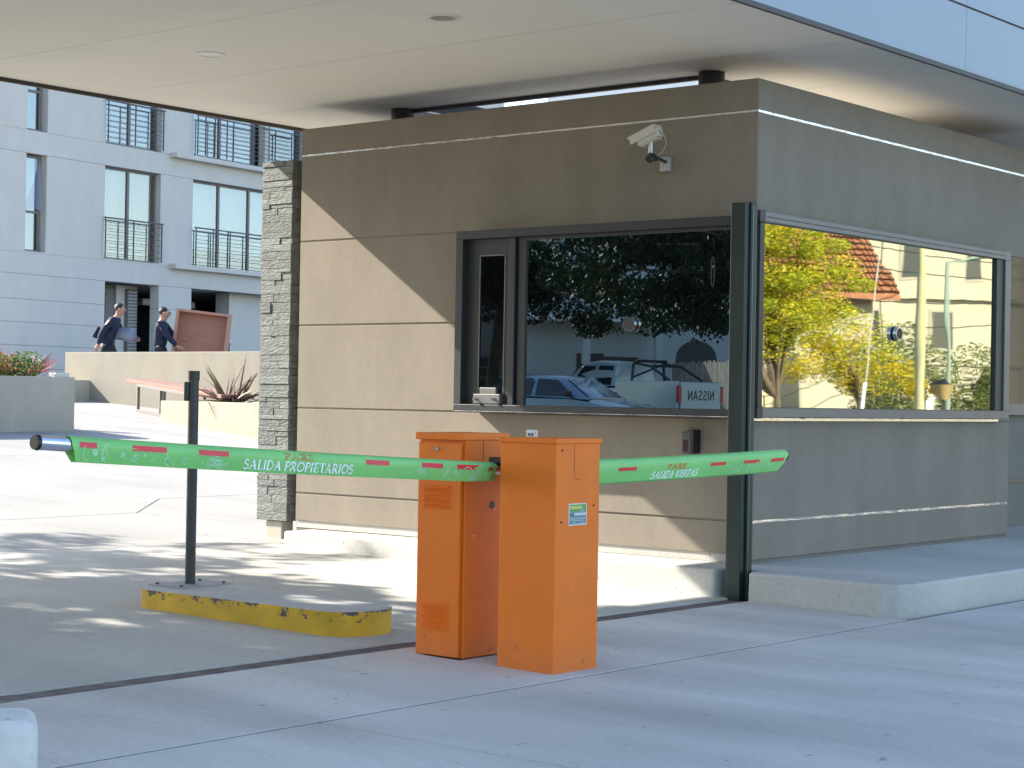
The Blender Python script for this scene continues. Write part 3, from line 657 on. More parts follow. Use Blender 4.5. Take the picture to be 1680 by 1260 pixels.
# -- arms with vinyl sleeves
def sleeve_profile(r, H, lean):
    # front side going down, then up the back: closed teardrop
    f = [(0, r), (-.5*r, .87*r), (-.87*r, .5*r), (-r, 0), (-r*.86, -.30*H), (-r*.45, -.66*H), (-.002, -H+r)]
    return [(y + lean*min(0, z_), z_) for y, z_ in f]
def arm(gate, y0, xa, za, xb, zb, H, r, marks, text2, pare_u, text_u, vm, vt1, vt2, open_tip, tip_cut, shear=0, tubeend=0.13, swirl=()):
    """xa: gate end, xb: tip. sleeve from s0 to s1 along the arm"""
    M = world(gate).inverted()
    L_ = xb-xa
    def P(x, dy, dz):
        t = (x-xa)/L_; return M @ Vector((x, y0+dy, za+(zb-za)*t + dz - .010*math.sin(PI*min(1, max(0, t)))*0.6))
    tub = MB(); tub.tube([P(xa+(xb-xa)*i/12, 0, 0) for i in range(13)], r*.84, 24); tb = tub.build('arm_tube', CHROME, gate, smooth=True)
    MB().tube([P(xb-.002*(1 if L_ < 0 else -1), 0, 0), P(xb+(-.018 if L_ < 0 else .018), 0, 0)], [r*.92, r*.80], 24).build('end_cap', BLACK, tb, smooth=True)
    fr = sleeve_profile(r, H, .0); bk = [(-a, b) for a, b in fr]
    s_gate, s_tip = (xa + (-.10 if L_ < 0 else .05)), xb + (tubeend if L_ < 0 else -.004)
    N_ = 56; ring_n = len(fr)
    m_ = MB(); loop = fr + list(reversed(bk))[1:-1]; K = len(loop)
    for i in range(N_+1):
        t = i/N_; x = s_gate + (s_tip-s_gate)*t
        wob = .0022*math.sin(i*.9)+.0018*math.sin(i*2.3+1)
        puck = max(0, 1-i/4.0)
        for k, (dy, dz) in enumerate(loop):
            drop = -dz/(H-r) if dz < 0 else 0
            xx = x
            if i > N_-3: xx = x + tip_cut*drop*(1 if L_ < 0 else -1)*(i-(N_-3))/3
            yy = dy + (wob*drop*1.2) ; zz = dz
            if puck > 0:
                zz = dz*(1-.12*puck*drop) ; yy = dy*(1-.5*puck*drop) + .016*puck*math.sin(k*2.1+i*1.7); xx += .018*puck*math.sin(k*1.9+i)
            m_.v.append(tuple(P(xx, yy, zz)))
    for i in range(N_):
        for k in range(K): m_.f.append((i*K+k, i*K+(k+1) % K, (i+1)*K+(k+1) % K, (i+1)*K+k))
    slv = m_.build('arm_sleeve', GREEN, gate, smooth=True)
    # arc length table for printing on the camera side
    tab = [0]
    for i in range(1, len(fr)): tab.append(tab[-1]+math.hypot(fr[i][0]-fr[i-1][0], fr[i][1]-fr[i-1][1]))
    def surf(x, h):   # h: height fraction 0 bottom .. 1 top of what shows from the front
        zt = (-H+r) + h*H
        for i in range(1, len(fr)):
            if fr[i][1] <= zt <= fr[i-1][1]:
                q = (zt-fr[i][1])/(fr[i-1][1]-fr[i][1]+1e-9); dy = fr[i][0]+(fr[i-1][0]-fr[i][0])*q; break
        else: dy = fr[-1][0]
        drop = max(0, -zt/(H-r))
        fi = (x-s_gate)/(s_tip-s_gate)*N_
        wob = .0022*math.sin(fi*.9)+.0018*math.sin(fi*2.3+1)
        return P(x, dy + wob*drop*1.2 - .0022, zt)
    for a, b in marks:
        k = MB(); n = 8
        for i in range(n):
            x0_, x1_ = a+(b-a)*i/n, a+(b-a)*(i+1)/n
            s_ = shear*.3
            k.add([surf(x0_+s_*(.0), vm[0]), surf(x1_, vm[0]), surf(x1_+shear*H*(vm[1]-vm[0]), vm[1]), surf(x0_+shear*H*(vm[1]-vm[0]), vm[1])], [(0, 1, 2, 3)])
        k.build('red_stripe', RED, slv)
    def tx(txt, u, vr, m__, nm, bold):
        Hh = H
        for wq in range(len(txt.split())):
            k = MB()
            letter_mb(k, txt, u[0], u[1], 0, (vr[1]-vr[0])*Hh, lambda uu, vv: surf(uu, vr[0]+vv/Hh), shear=shear, bold=bold, word=wq)
            k.build(nm, m__, slv)
    tx('PARE', pare_u, vt1, ORRED, 'lettering', 1.35)
    tx(text2, text_u, vt2, WHITE, 'lettering', 1.55)
    # scroll ornament: thin curls and dots
    def curl(cx, cv, r_, turns, dirn, wd=.0012, a0=0):
        pts = []
        for i in range(26):
            t = i/25; a = a0 + dirn*turns*2*PI*t; q = r_*(1-.75*t)
            pts.append((cx+q*math.cos(a), cv+q*math.sin(a)/H))
        k = MB()
        for (x0_, v0_), (x1_, v1_) in zip(pts[:-1], pts[1:]):
            dx, dv = x1_-x0_, (v1_-v0_)*H; l = math.hypot(dx, dv) or 1; nx_, nv = -dv/l*wd, dx/l*wd/H
            c_ = lambda v: min(.985, max(.015, v))
            k.add([surf(x0_+nx_, c_(v0_+nv)), surf(x1_+nx_, c_(v1_+nv)), surf(x1_-nx_, c_(v1_-nv)), surf(x0_-nx_, c_(v0_-nv))], [(0, 1, 2, 3)])
        return k
    for sw in swirl:
        k = MB()
        for q in sw:
            c_ = curl(*q); n0 = len(k.v); k.v += c_.v; k.f += [tuple(i+n0 for i in f) for f in c_.f]
        k.build('scroll_print', PALEGREEN, slv, kind='stuff')
    return tb, slv
random.seed(3)
def sw(a, b, k, big=.018):
    out = []
    for _ in range(k):
        out.append((rnd(a, b), rnd(.15, .48), rnd(.006, big), rnd(.8, 1.6), random.choice((-1, 1)), .0014, rnd(0, 6)))
    return out
tl = arm(gl, -.86, -3.60, .925, -6.31, 1.075, .098, .033,
    [(-6.145, -6.065), (-5.895, -5.725), (-5.56, -5.40), (-4.60, -4.45), (-4.235, -4.09), (-3.99, -3.83)],
    'SALIDA PROPIETARIOS', (-5.092, -4.915), (-5.315, -4.670), (.58, .80), (.62, .87), (.12, .52), True, .03,
    swirl=(sw(-6.1, -5.4, 26, .024), sw(-4.25, -3.78, 18, .022), [(-6.09, .25, .05, .35, 1, .0014, 2.2), (-6.0, .18, .06, .3, 1, .0014, 1.9), (-3.9, .3, .05, .4, -1, .0014, 2.5), (-3.83, .5, .03, .5, 1, .0014, .5)]))
# pale curve above the lettering
tr_ = arm(gr, -.885, -3.43, .925, -1.075, .962, .130, .036,
    [(-2.76, -2.60), (-1.90, -1.75), (-1.56, -1.40), (-1.27, -1.13)],
    'SALIDA VISITAS', (-2.32, -2.13), (-2.46, -2.02), (.50, .64), (.47, .68), (.12, .41), False, .10, shear=.45,
    swirl=(sw(-1.72, -1.22, 18, .022),))
MB().box(.085, .16, -.165, -.09, .955, .985).box(.06, .25, -.14, -.11, .947, .955).build('arm_clamp', BLACK, gl, bevel=.004)
MB().cyl((.20, -.125, .925), (.20, .0, .925), .024, 16).build('arm_hub', DARKST, gl, smooth=True)
MB().cyl((.20, .345, .925), (.20, .44, .925), .024, 16).build('arm_hub', DARKST, gr, smooth=True)
# white rounded bracket standing behind the front cabinet lid
sk = thing('socket_plate', 'small white rounded plate with black sockets behind the lid of the front gate', 'socket', (-3.50, -.94, 1.04))
Mk = Matrix.Rotation(rad(-50), 4, 'Z')
MB().box(-.028, .028, -.006, .006, 0, .078, Mk).build('plate', mat('white_plate', (.62, .60, .52), .45), sk, bevel=.010, bseg=3)
MB().box(-.018, -.009, -.008, -.004, .05, .062, Mk).box(-.005, .007, -.008, -.004, .05, .062, Mk).box(.016, .019, -.008, -.004, .062, .066, Mk).build('socket_hole', BLACK, sk)

# ------------------------------------------------------------------ island, sensor pole
isl = thing('traffic_island', 'long low concrete island with chipped yellow painted side', 'traffic island', (-3.46, .985, 0))
def stadium(hw, hl, n=12, cx=0, cy_=0):
    p = []
    for i in range(n+1): a = PI*i/n; p.append((cx+hw*math.cos(a), cy_+hl-hw*.8+hw*.8*math.sin(a)))
    for i in range(n+1): a = PI+PI*i/n; p.append((cx+hw*math.cos(a), cy_-hl+hw*.8+hw*.8*math.sin(a)))
    return p
st = stadium(.235, .88)
m_ = MB(); n = len(st)
m_.v = [(x, y, .0) for x, y in st]+[(x, y, .150) for x, y in st]; m_.f = [(i, (i+1) % n, n+(i+1) % n, n+i) for i in range(n)]
m_.build('painted_side', YELLOW, isl, smooth=True)
st2 = stadium(.232, .876); 
MB().prism(st2, .10, .153).build('top_slab', mat('island_top', (.40, .385, .36), .8, var=.1, vscale=5, bump=.3, bscale=40, spots=.28, spot_col=(.25, .23, .22)), isl, bevel=.006)
pole = thing('sensor_pole', 'thin dark round pole with black cap and sensor box standing on the yellow island', 'pole', (-3.345, 1.72, .153))
MB().box(-.20, .20, -.15, .13, 0, .008).build('base_plate', mat('painted_base_plate', (.27, .26, .26), .6, .3, var=.2), pole)
for a, b in ((-.16, -.11), (.16, -.11), (-.16, .1), (.16, .1)): MB().cyl((a, b, .008), (a, b, .018), .010, 6).build('bolt', DARKST, pole)
MB().cyl((0, 0, .008), (0, 0, 1.215), .030, 20).build('shaft', DARKST, pole, smooth=True)
MB().cyl((0, 0, 1.19), (0, 0, 1.245), .034, 20).build('cap', BLACK, pole, smooth=True)
MB().box(-.055, -.027, -.020, .02, 1.07, 1.18, Matrix.Rotation(rad(-40), 4, 'Z')).build('sensor_box', BLACK, pole, bevel=.005)
# precast block at the lower left corner of the view
MB().box(-.55, .03, -.14, .14, 0, .315, Matrix.Rotation(rad(-35), 4, 'Z')).build('concrete_block', PLAIN_CONC, bevel=.045, bseg=4, label='pale precast concrete block cut off at the lower left corner', cat='concrete block').location = (-7.155, -1.99, 0)

# ================================================================== PLAZA
lw = thing('retaining_wall', 'long sunlit cream wall at the back of the plaza, men walking behind it', 'wall', (11.9, 17, 0))
MB().box(0, .25, -2.5, 6.25, .3, 2.03).build('wall_body', CREAM2, lw, bevel=.01)
lw2 = MB().box(8.2, 12.14, 22.46, 22.66, .8, 1.49).build('garden_wall', CREAM, bevel=.01, label='low cream wall in shade where the plaza meets the long back wall', cat='wall')
# left planter
pl = thing('planter', 'large rendered planter in shade at the left, full of shrubs and red leaves', 'planter', (6.17, 15.37, 0), group=None)
MB().box(-7.6, 0, 0, .12, .3, 1.472).box(-7.6, 0, 2.1, 2.22, .3, 1.472).box(-.12, 0, .12, 2.1, .3, 1.472).box(-7.6, -7.48, .12, 2.1, .3, 1.472).build('planter_wall', CREAM, pl, bevel=.008)
MB().box(-7.48, -.12, .12, 2.1, .5, 1.42).build('soil', mat('soil', (.06, .045, .03), .95, bump=1, bscale=20), pl)
MB().box(-.30, -.06, .06, .22, 1.472, 1.535).build('coping_block', PLAIN_CONC, pl)
# right planter (runs with the driveway, sunlit)
a_, b_ = Vector((9.53, 17.5)), Vector((8.1, 12.9)); dr = (b_-a_).normalized(); ang = math.atan2(dr.y, dr.x); ln = (b_-a_).length
pr_ = thing('planter', 'sunlit cream planter beside the slate pillar with a spiky brown plant', 'planter', (9.53, 17.5, 0), ang)
MB().box(0, ln, -0, .10, .4, 1.14).box(0, ln, 1.3, 1.4, .4, 1.14).box(0, .1, .1, 1.3, .4, 1.14).build('planter_wall', CREAM2, pr_, bevel=.008)
MB().box(.1, ln, .1, 1.3, .4, 1.10).build('soil', MATS['soil'], pr_)

def blade(mb, base, tip, wd, bend=.15, n=6):
    b = Vector(base); t = Vector(tip); L_ = t-b; side = L_.cross(Vector((rnd(-1, 1), rnd(-1, 1), .2))).normalized(); sag = Vector((L_.x, L_.y, 0))
    vs_ = []
    for i in range(n+1):
        s = i/n; p = b + L_*s + Vector((0, 0, bend*L_.length*(s-s*s)*1.6)) ; q = wd*(.55+1.4*s*(1-s))*(1-s**3)
        vs_ += [p-side*q, p+Vector((0, 0, -q*.3)), p+side*q]
    mb.add(vs_, [f for i in range(n) for f in ((3*i, 3*i+1, 3*i+4, 3*i+3), (3*i+1, 3*i+2, 3*i+5, 3*i+4))])
# spiky flax in the right planter
random.seed(11)
fx = thing('flax_plant', 'spiky brown leaved flax plant spreading over the sunlit planter', 'plant', (9.35, 15.55, 1.1))
BR = mat('bronze_leaf', (.16, .085, .06), .5, var=.3, vscale=5, trans=.15, objrand=.3); BR2 = mat('olive_leaf', (.15, .13, .06), .5, trans=.15, objrand=.3)
spots_ = [(-.62, .35), (-.5, .62), (-.42, .75), (-.3, .5), (-.15, .55), (0, .62), (.05, .78), (.12, .45), (.2, .95), (.35, .55), (.5, .62), (.6, .45), (.75, .35), (.7, .15), (-.8, .2), (-.7, .08), (.45, .3), (-.35, .3)]
for i in range(46):
    dx, dz = random.choice(spots_); dx += rnd(-.08, .08); dz *= rnd(.8, 1.05)
    lat = Vector((.636, -.771, 0)); dep = Vector((.771, .636, 0))
    base = lat*rnd(-.12, .12)*1.2+dep*rnd(-.1, .1); tip = lat*dx*.9+dep*rnd(-.35, .35)+Vector((0, 0, dz*.88))
    m_ = MB(); blade(m_, base, tip, rnd(.014, .026), rnd(.0, .12)); m_.build('leaf', BR if random.random() < .7 else BR2, fx)
for dx in (-.35, .1): 
    m_ = MB(); blade(m_, (0, 0, .05), Vector((.636, -.771, 0))*dx + Vector((-.42, -.4, -.25)), .012, .6); m_.build('leaf', BR2, fx)

# shrubs & cordylines in the left planter
LEAFM = {}
def leaf_mat(name, c, tr=.3):
    if name not in LEAFM: LEAFM[name] = mat(name, c, .5, var=.35, vscale=1.5, trans=tr, spec=.3)
    return LEAFM[name]
def leaf_cloud(mb, c, r, n, size, flat=1.0, droop=0.0, elong=1.6):
    for _ in range(n):
        while True:
            p = Vector((rnd(-1, 1), rnd(-1, 1), rnd(-1, 1)))
            if p.length < 1: break
        p = p.normalized()*(p.length**.55)
        q = Vector(c)+Vector((p.x*r[0], p.y*r[1], p.z*r[2]))
        a = Vector((rnd(-1, 1), rnd(-1, 1), rnd(-.6, .6)*flat-droop)).normalized(); b = a.cross(Vector((rnd(-1, 1), rnd(-1, 1), rnd(-1, 1)))).normalized()
        s = size*rnd(.6, 1.3)
        mb.add([q-a*s*elong*.5, q+b*s*.5, q+a*s*elong*.5, q-b*s*.5], [(0, 1, 2, 3)])
random.seed(21)
cols = [('leaf_green_shrub', (.09, .17, .035)), ('leaf_yellow_shrub', (.30, .27, .06)), ('leaf_orange_shrub', (.36, .13, .07))]
labs = ['dense low shrub of small green leaves nearest the right end of the planter', 'low shrub with orange tinted leaves in the middle of the left planter', 'low shrub with green and orange leaves at the left edge of the view']
for k, (sx, sy) in enumerate([(5.55, 15.95), (4.98, 15.95), (4.35, 15.95)]):
    t = thing('shrub', labs[k], 'shrub', (sx, sy, 1.42))
    for j, (nm, c) in enumerate(cols):
        m_ = MB()
        wgt = [(240, 90, 50), (120, 150, 170), (190, 130, 150)][k][j]
        for q in range(5): leaf_cloud(m_, (rnd(-.25, .25), rnd(-.3, .3), rnd(.10, .24)), (.25, .3, .20), wgt, .034)
        m_.build('foliage', leaf_mat(nm, c), t)
RED1 = mat('cordyline_red', (.26, .055, .065), .45, var=.3, vscale=6, trans=.25, objrand=.35); RED2 = mat('cordyline_pink', (.50, .25, .25), .45, trans=.25, objrand=.2)
crd = [('tuft of upright red cordyline leaves at the left edge of the planter', 4.65), ('tuft of red cordyline leaves left of the middle of the planter', 5.15), ('tuft of dark red cordyline leaves right of the middle of the planter', 5.6), ('leaning red and pink cordyline tuft at the right end of the planter', 6.2)]
for k, (lb, cx) in enumerate(crd):
    t = thing('cordyline', lb, 'plant', (cx, 16.6, 1.42))
    for i in range(26):
        a = rnd(0, 2*PI); sp = rnd(.05, .34); h = rnd(.28, .56) if k < 3 else rnd(.15, .46)
        if k == 3: tip = Vector((rnd(.0, .55), -rnd(0, .3), h))
        else: tip = Vector((math.cos(a)*sp, math.sin(a)*sp, h))
        m_ = MB(); blade(m_, (rnd(-.1, .1), rnd(-.1, .1), 0), tip, rnd(.012, .022), .05); m_.build('leaf', RED1 if random.random() < .75 else RED2, t)

# bench
bn = thing('bench', 'long slatted timber bench with steel frame legs near the back wall', 'bench', (10.65, 19.5, 0), math.atan2(-.93, -.36))
WOODB = mat('pinkish_bench_timber', (.21, .105, .078), .55, var=.2, vscale=3, stretch=(.3, 6, 6))
tilt = lambda x: g(19.5-.93*x)
def tb_(x0, x1, y0, y1, dz0, dz1, nm, m__, par):
    m_ = MB(); V = []
    for x in (x0, x1):
        b = tilt(x)
        V += [(x, y0, b+dz0), (x, y1, b+dz0), (x, y1, b+dz1), (x, y0, b+dz1)]
    m_.add(V, [(0, 3, 2, 1), (4, 5, 6, 7), (0, 1, 5, 4), (1, 2, 6, 5), (2, 3, 7, 6), (3, 0, 4, 7)]); return m_.build(nm, m__, par, bevel=.004)
for i in range(5): tb_(-.65, 4.25, i*.115, i*.115+.10, .50, .56, 'seat_slat', WOODB, bn)
for xx in (0, 3.4):
    tb_(xx-.03, xx+.03, .0, .05, 0, .50, 'leg', FACW, bn); tb_(xx-.03, xx+.03, .48, .53, 0, .50, 'leg', FACW, bn)
tb_(.03, 3.37, .0, .05, 0, .05, 'ground_rail', FACW, bn); tb_(.0, 3.4, .0, .05, .45, .50, 'top_rail', FACW, bn); tb_(.0, 3.4, .48, .53, .45, .50, 'top_rail', FACW, bn)
tb_(1.2, 1.26, .0, .05, .05, .45, 'leg', FACW, bn)

# ================================================================== APARTMENT BUILDING (7 degrees off the booth)
ab = thing('apartment_building', 'pale grey blue apartment building with brown framed windows and railed balconies', 'building', (16.897, 27.805, 0), rad(7))
MB().box(12.2, 60, 10, 33, 1.0, 1.28).build('terrace', CONC2, kind='structure')
OPEN = [(-3.0, -2.4, 4.33, 6.48), (-3.0, -2.4, 7.0, 9.12), (-.62, 1.22, 4.34, 6.48), (-.62, 1.22, 7.0, 9.12), (2.34, 5.7, 4.34, 6.48), (2.34, 6.6, 7.06, 9.12),
        (-.56, 1.22, 1.0, 3.82), (2.35, 6.2, 1.0, 3.82)]
bands = [1.0, 1.75, 2.26, 2.767, 3.271, 3.82, 4.30, 6.48, 6.985, 9.12, 9.65, 11.5]
S0, S1 = -4.05, 16
for z0, z1 in zip(bands[:-1], bands[1:]):
    cuts = sorted(set([S0, S1] + [c for o in OPEN if o[2] < z1-.1 and o[3] > z0+.1 for c in o[:2]]))
    for a, b in zip(cuts[:-1], cuts[1:]):
        mid = (a+b)/2; segs = [(z0, z1)]
        for o in OPEN:
            if o[0] < mid < o[1] and o[2] < z1-.02 and o[3] > z0+.02:
                ns = []
                for p, q in segs:
                    if o[2] > p+.02: ns.append((p, o[2]))
                    if o[3] < q-.02: ns.append((o[3], q))
                segs = ns
        for p, q in segs:
            if q-p < .01: continue
            MB().box(a, b, 0, .28, p+(.0035 if p == z0 else 0), q-(.0035 if q == z1 else 0)).build('wall_panel', FAC, ab)
MB().box(S0, S1, .29, .34, 1, 1.2).build('backing_wall', FAC, ab)
bk_ = MB()
for i, (p, q) in enumerate(((1.0, 4.1), (4.1, 6.72), (6.72, 9.4), (9.4, 11.5))):
    bk_.box(S0, S1, .9, 8, q-.25, q)
bk_.build('floor_slab', FAC, ab)
for q in (4.30, 6.985): MB().box(S0, S1, .012, .27, q-.0034, q+.0034).build('joint_filler', FAC, ab)
MB().box(S0, S1, 8, 8.2, 1, 11.5).build('inner_wall', mat('dark_interior', (.08, .08, .08), .9), ab)
MB().box(S0, S1, 0, 8.2, 11.5, 11.7).box(S0, S0+.2, .35, 8.0, 1, 11.5).box(S1, S1+.2, 0, 8.2, 1, 11.5).build('roof', FAC, ab)
def win_frame(par, a, b, z0, z1, mulls, dy=.16, t=.05):
    m_ = MB().box(a, b, dy, dy+.06, z0, z0+t).box(a, b, dy, dy+.06, z1-t, z1).box(a, a+t, dy, dy+.06, z0+t, z1-t).box(b-t, b, dy, dy+.06, z0+t, z1-t)
    for x in mulls: m_.box(x-t*.7, x+t*.7, dy, dy+.06, z0+t, z1-t)
    f = m_.build('window', FACW, par)
    MB().box(a+t, b-t, dy+.03, dy+.036, z0+t, z1-t).build('pane', TGLASS, f)
    return f
def curtain(par, a, b, z0, z1, m__, amp=.03, dy=.32, fr=40):
    m_ = MB(); n = 60
    for i in range(n+1):
        x = a+(b-a)*i/n; y = dy+amp*math.sin(fr*x)+amp*.4*math.sin(fr*2.3*x)
        m_.v += [(x, y, z0), (x, y, z1)]
    for i in range(n): m_.f.append((2*i, 2*i+2, 2*i+3, 2*i+1))
    return m_.build('curtain', m__, par, smooth=True)
DKW = mat('dim_room', (.10, .12, .13), .9)
# narrow windows: upper light slid open on the lower floor
for z0, z1 in ((4.33, 6.45), (7.0, 9.1)):
    f = win_frame(ab, -3.0, -2.46, z0, z1, []); MB().box(-2.95, -2.5, .16, .22, z0+.86, z0+.91).build('transom', FACW, f)
    MB().box(-3.0, -2.4, .40, .42, z0, z1).build('blind', mat('blue_roller', (.32, .47, .60), .8), f)
    MB().add([(-2.97, .10, z0+.92), (-2.62, -.10, z0+.92), (-2.46, .15, z1-.06), (-2.97, .14, z1-.06)], [(0, 1, 2, 3)]).build('tilted_sash', TGLASS, f) if z0 < 5 else None
f = win_frame(ab, -.62, 1.22, 4.34, 6.48, [.30]); curtain(f, -.60, 1.2, 4.36, 6.45, CURT, .02)
f = win_frame(ab, -.62, 1.22, 7.0, 9.12, [.30]); 
MB().box(-.6, 1.2, .34, .36, 7.0, 9.1).build('blind', BLIND, f)
f = win_frame(ab, 2.34, 5.7, 4.34, 6.48, [3.46, 4.6]); MB().box(2.36, 5.6, .34, .36, 4.8, 6.48).build('blind', mat('bright_blind', (.50, .62, .70), .8), f)
MB().box(2.36, 5.6, .42, .44, 4.34, 4.85).build('room_shade', DKW, f)
f = win_frame(ab, 2.34, 6.6, 7.06, 9.12, [3.46, 5.0, 5.35]); MB().box(2.36, 4.98, .34, .36, 7.06, 9.1).build('blind', BLIND, f)
MB().box(5.4, 6.6, .34, .36, 7.06, 9.1).build('room_shade', DKW, f); MB().box(4.92, 5.06, -.06, .14, 7.06, 9.12).build('post', FAC, ab)
for z0, a in ((6.93, 1.53), (4.27, 1.55)): MB().box(a, 7.4, -.22, -.002, z0-.02, z0+.095).build('balcony_ledge', FAC, ab, bevel=.01)
def railing(a, b, z0, ht, posts, y=-.06, bars=5):
    m_ = MB().box(a-.02, b+.02, y-.025, y+.025, z0+ht-.03, z0+ht)
    r_ = m_.build('railing', RAIL, ab)
    for i in range(bars):
        zz = z0+.10+(ht-.22)*i/(bars-1); MB().box(a, b, y-.005, y+.005, zz-.006, zz+.006).build('bar', RAIL, r_)
    for x in posts: MB().box(x-.011, x+.011, y-.012, y+.012, z0-.0, z0+ht-.03).build('baluster', RAIL, r_)
railing(-.64, 1.24, 4.36, .93, [-.63, .28, 1.22], bars=6); railing(-.64, 1.24, 7.02, .97, [-.60, .28, 1.22], bars=7)
railing(2.32, 5.6, 4.36, .95, [2.34, 2.96, 3.50, 3.58, 4.22, 4.8], y=-.13, bars=5)
railing(2.32, 6.6, 7.08, .97, [2.34, 2.62, 2.96, 3.40, 3.64, 4.36, 5.25, 5.9], y=-.13, bars=8)
# ground floor: glazed door, louvred panel, dark garage mouth
dr_ = MB().box(-.50, -.36, .75, .82, 1.28, 3.72).box(.22, .52, .75, .82, 1.28, 3.72).box(-.36, .22, .75, .82, 3.62, 3.72).box(-.56, .6, .78, .9, 3.72, 3.81).build('entrance_door', FACW, ab)
MB().box(-.36, .22, .78, .786, 1.3, 3.62).build('pane', mat('sky_lit_glass', (.35, .50, .52), .15, .2), dr_)
MB().box(.52, 1.22, .70, .78, 1.28, 3.81).build('side_wall', FAC, ab)
lp_ = MB().box(.80, 1.14, .62, .70, 1.28, 3.72).build('louvre_panel', FACW, ab)
for i in range(30): 
    zz = 1.34+i*.079; MB().add([(.82, .615, zz), (1.12, .615, zz), (1.12, .585, zz+.045), (.82, .585, zz+.045), (.82, .60, zz+.05), (1.12, .60, zz+.05)], [(0, 1, 2, 3), (3, 2, 5, 4)]).build('slat', mat('white_slat', (.45, .48, .50), .6), lp_)
MB().box(4.25, 6.2, .45, .9, 1.28, 3.83).box(2.35, 4.25, 1.6, 1.9, 3.45, 3.6).build('garage_pier', FAC, ab)
gd = MB().box(2.35, 4.25, 2.6, 2.64, 1.28, 3.45).build('glass_door', mat('dark_glass', (.012, .013, .014), .15), ab)
for x in (3.93, 4.05): MB().cyl((x, 2.45, 1.5), (x, 2.45, 2.75), .02, 8).build('handle', CHROME, gd, smooth=True)

# ------------------------------------------------------------------ people behind the wall
SKIN = mat('skin', (.42, .22, .15), .55); HAIR = mat('dark_hair', (.02, .014, .012), .6)
NAVY = mat('navy_work_jacket', (.008, .014, .036), .8, var=.25, vscale=6); NAVY2 = mat('navy_trousers', (.012, .015, .024), .85, var=.2, vscale=5); SHOE = mat('dark_shoe', (.02, .018, .016), .6)
def skin_obj(name, pts, edges, radii, m__, parent, root=0, sub=2):
    me = bpy.data.meshes.new(name); me.from_pydata([tuple(p) for p in pts], edges, []); me.update()
    o = bpy.data.objects.new(name, me); COL.objects.link(o); o.parent = parent; WM[o.name] = world(parent)
    o.modifiers.new('skin', 'SKIN')
    for i, v in enumerate(me.skin_vertices[0].data):
        r_ = radii[i]; v.radius = r_ if isinstance(r_, tuple) else (r_, r_); v.use_root = (i == root)
    ss = o.modifiers.new('sub', 'SUBSURF'); ss.levels = sub; ss.render_levels = sub
    me.materials.append(m__); o.modifiers[0].use_smooth_shade = True
    return o
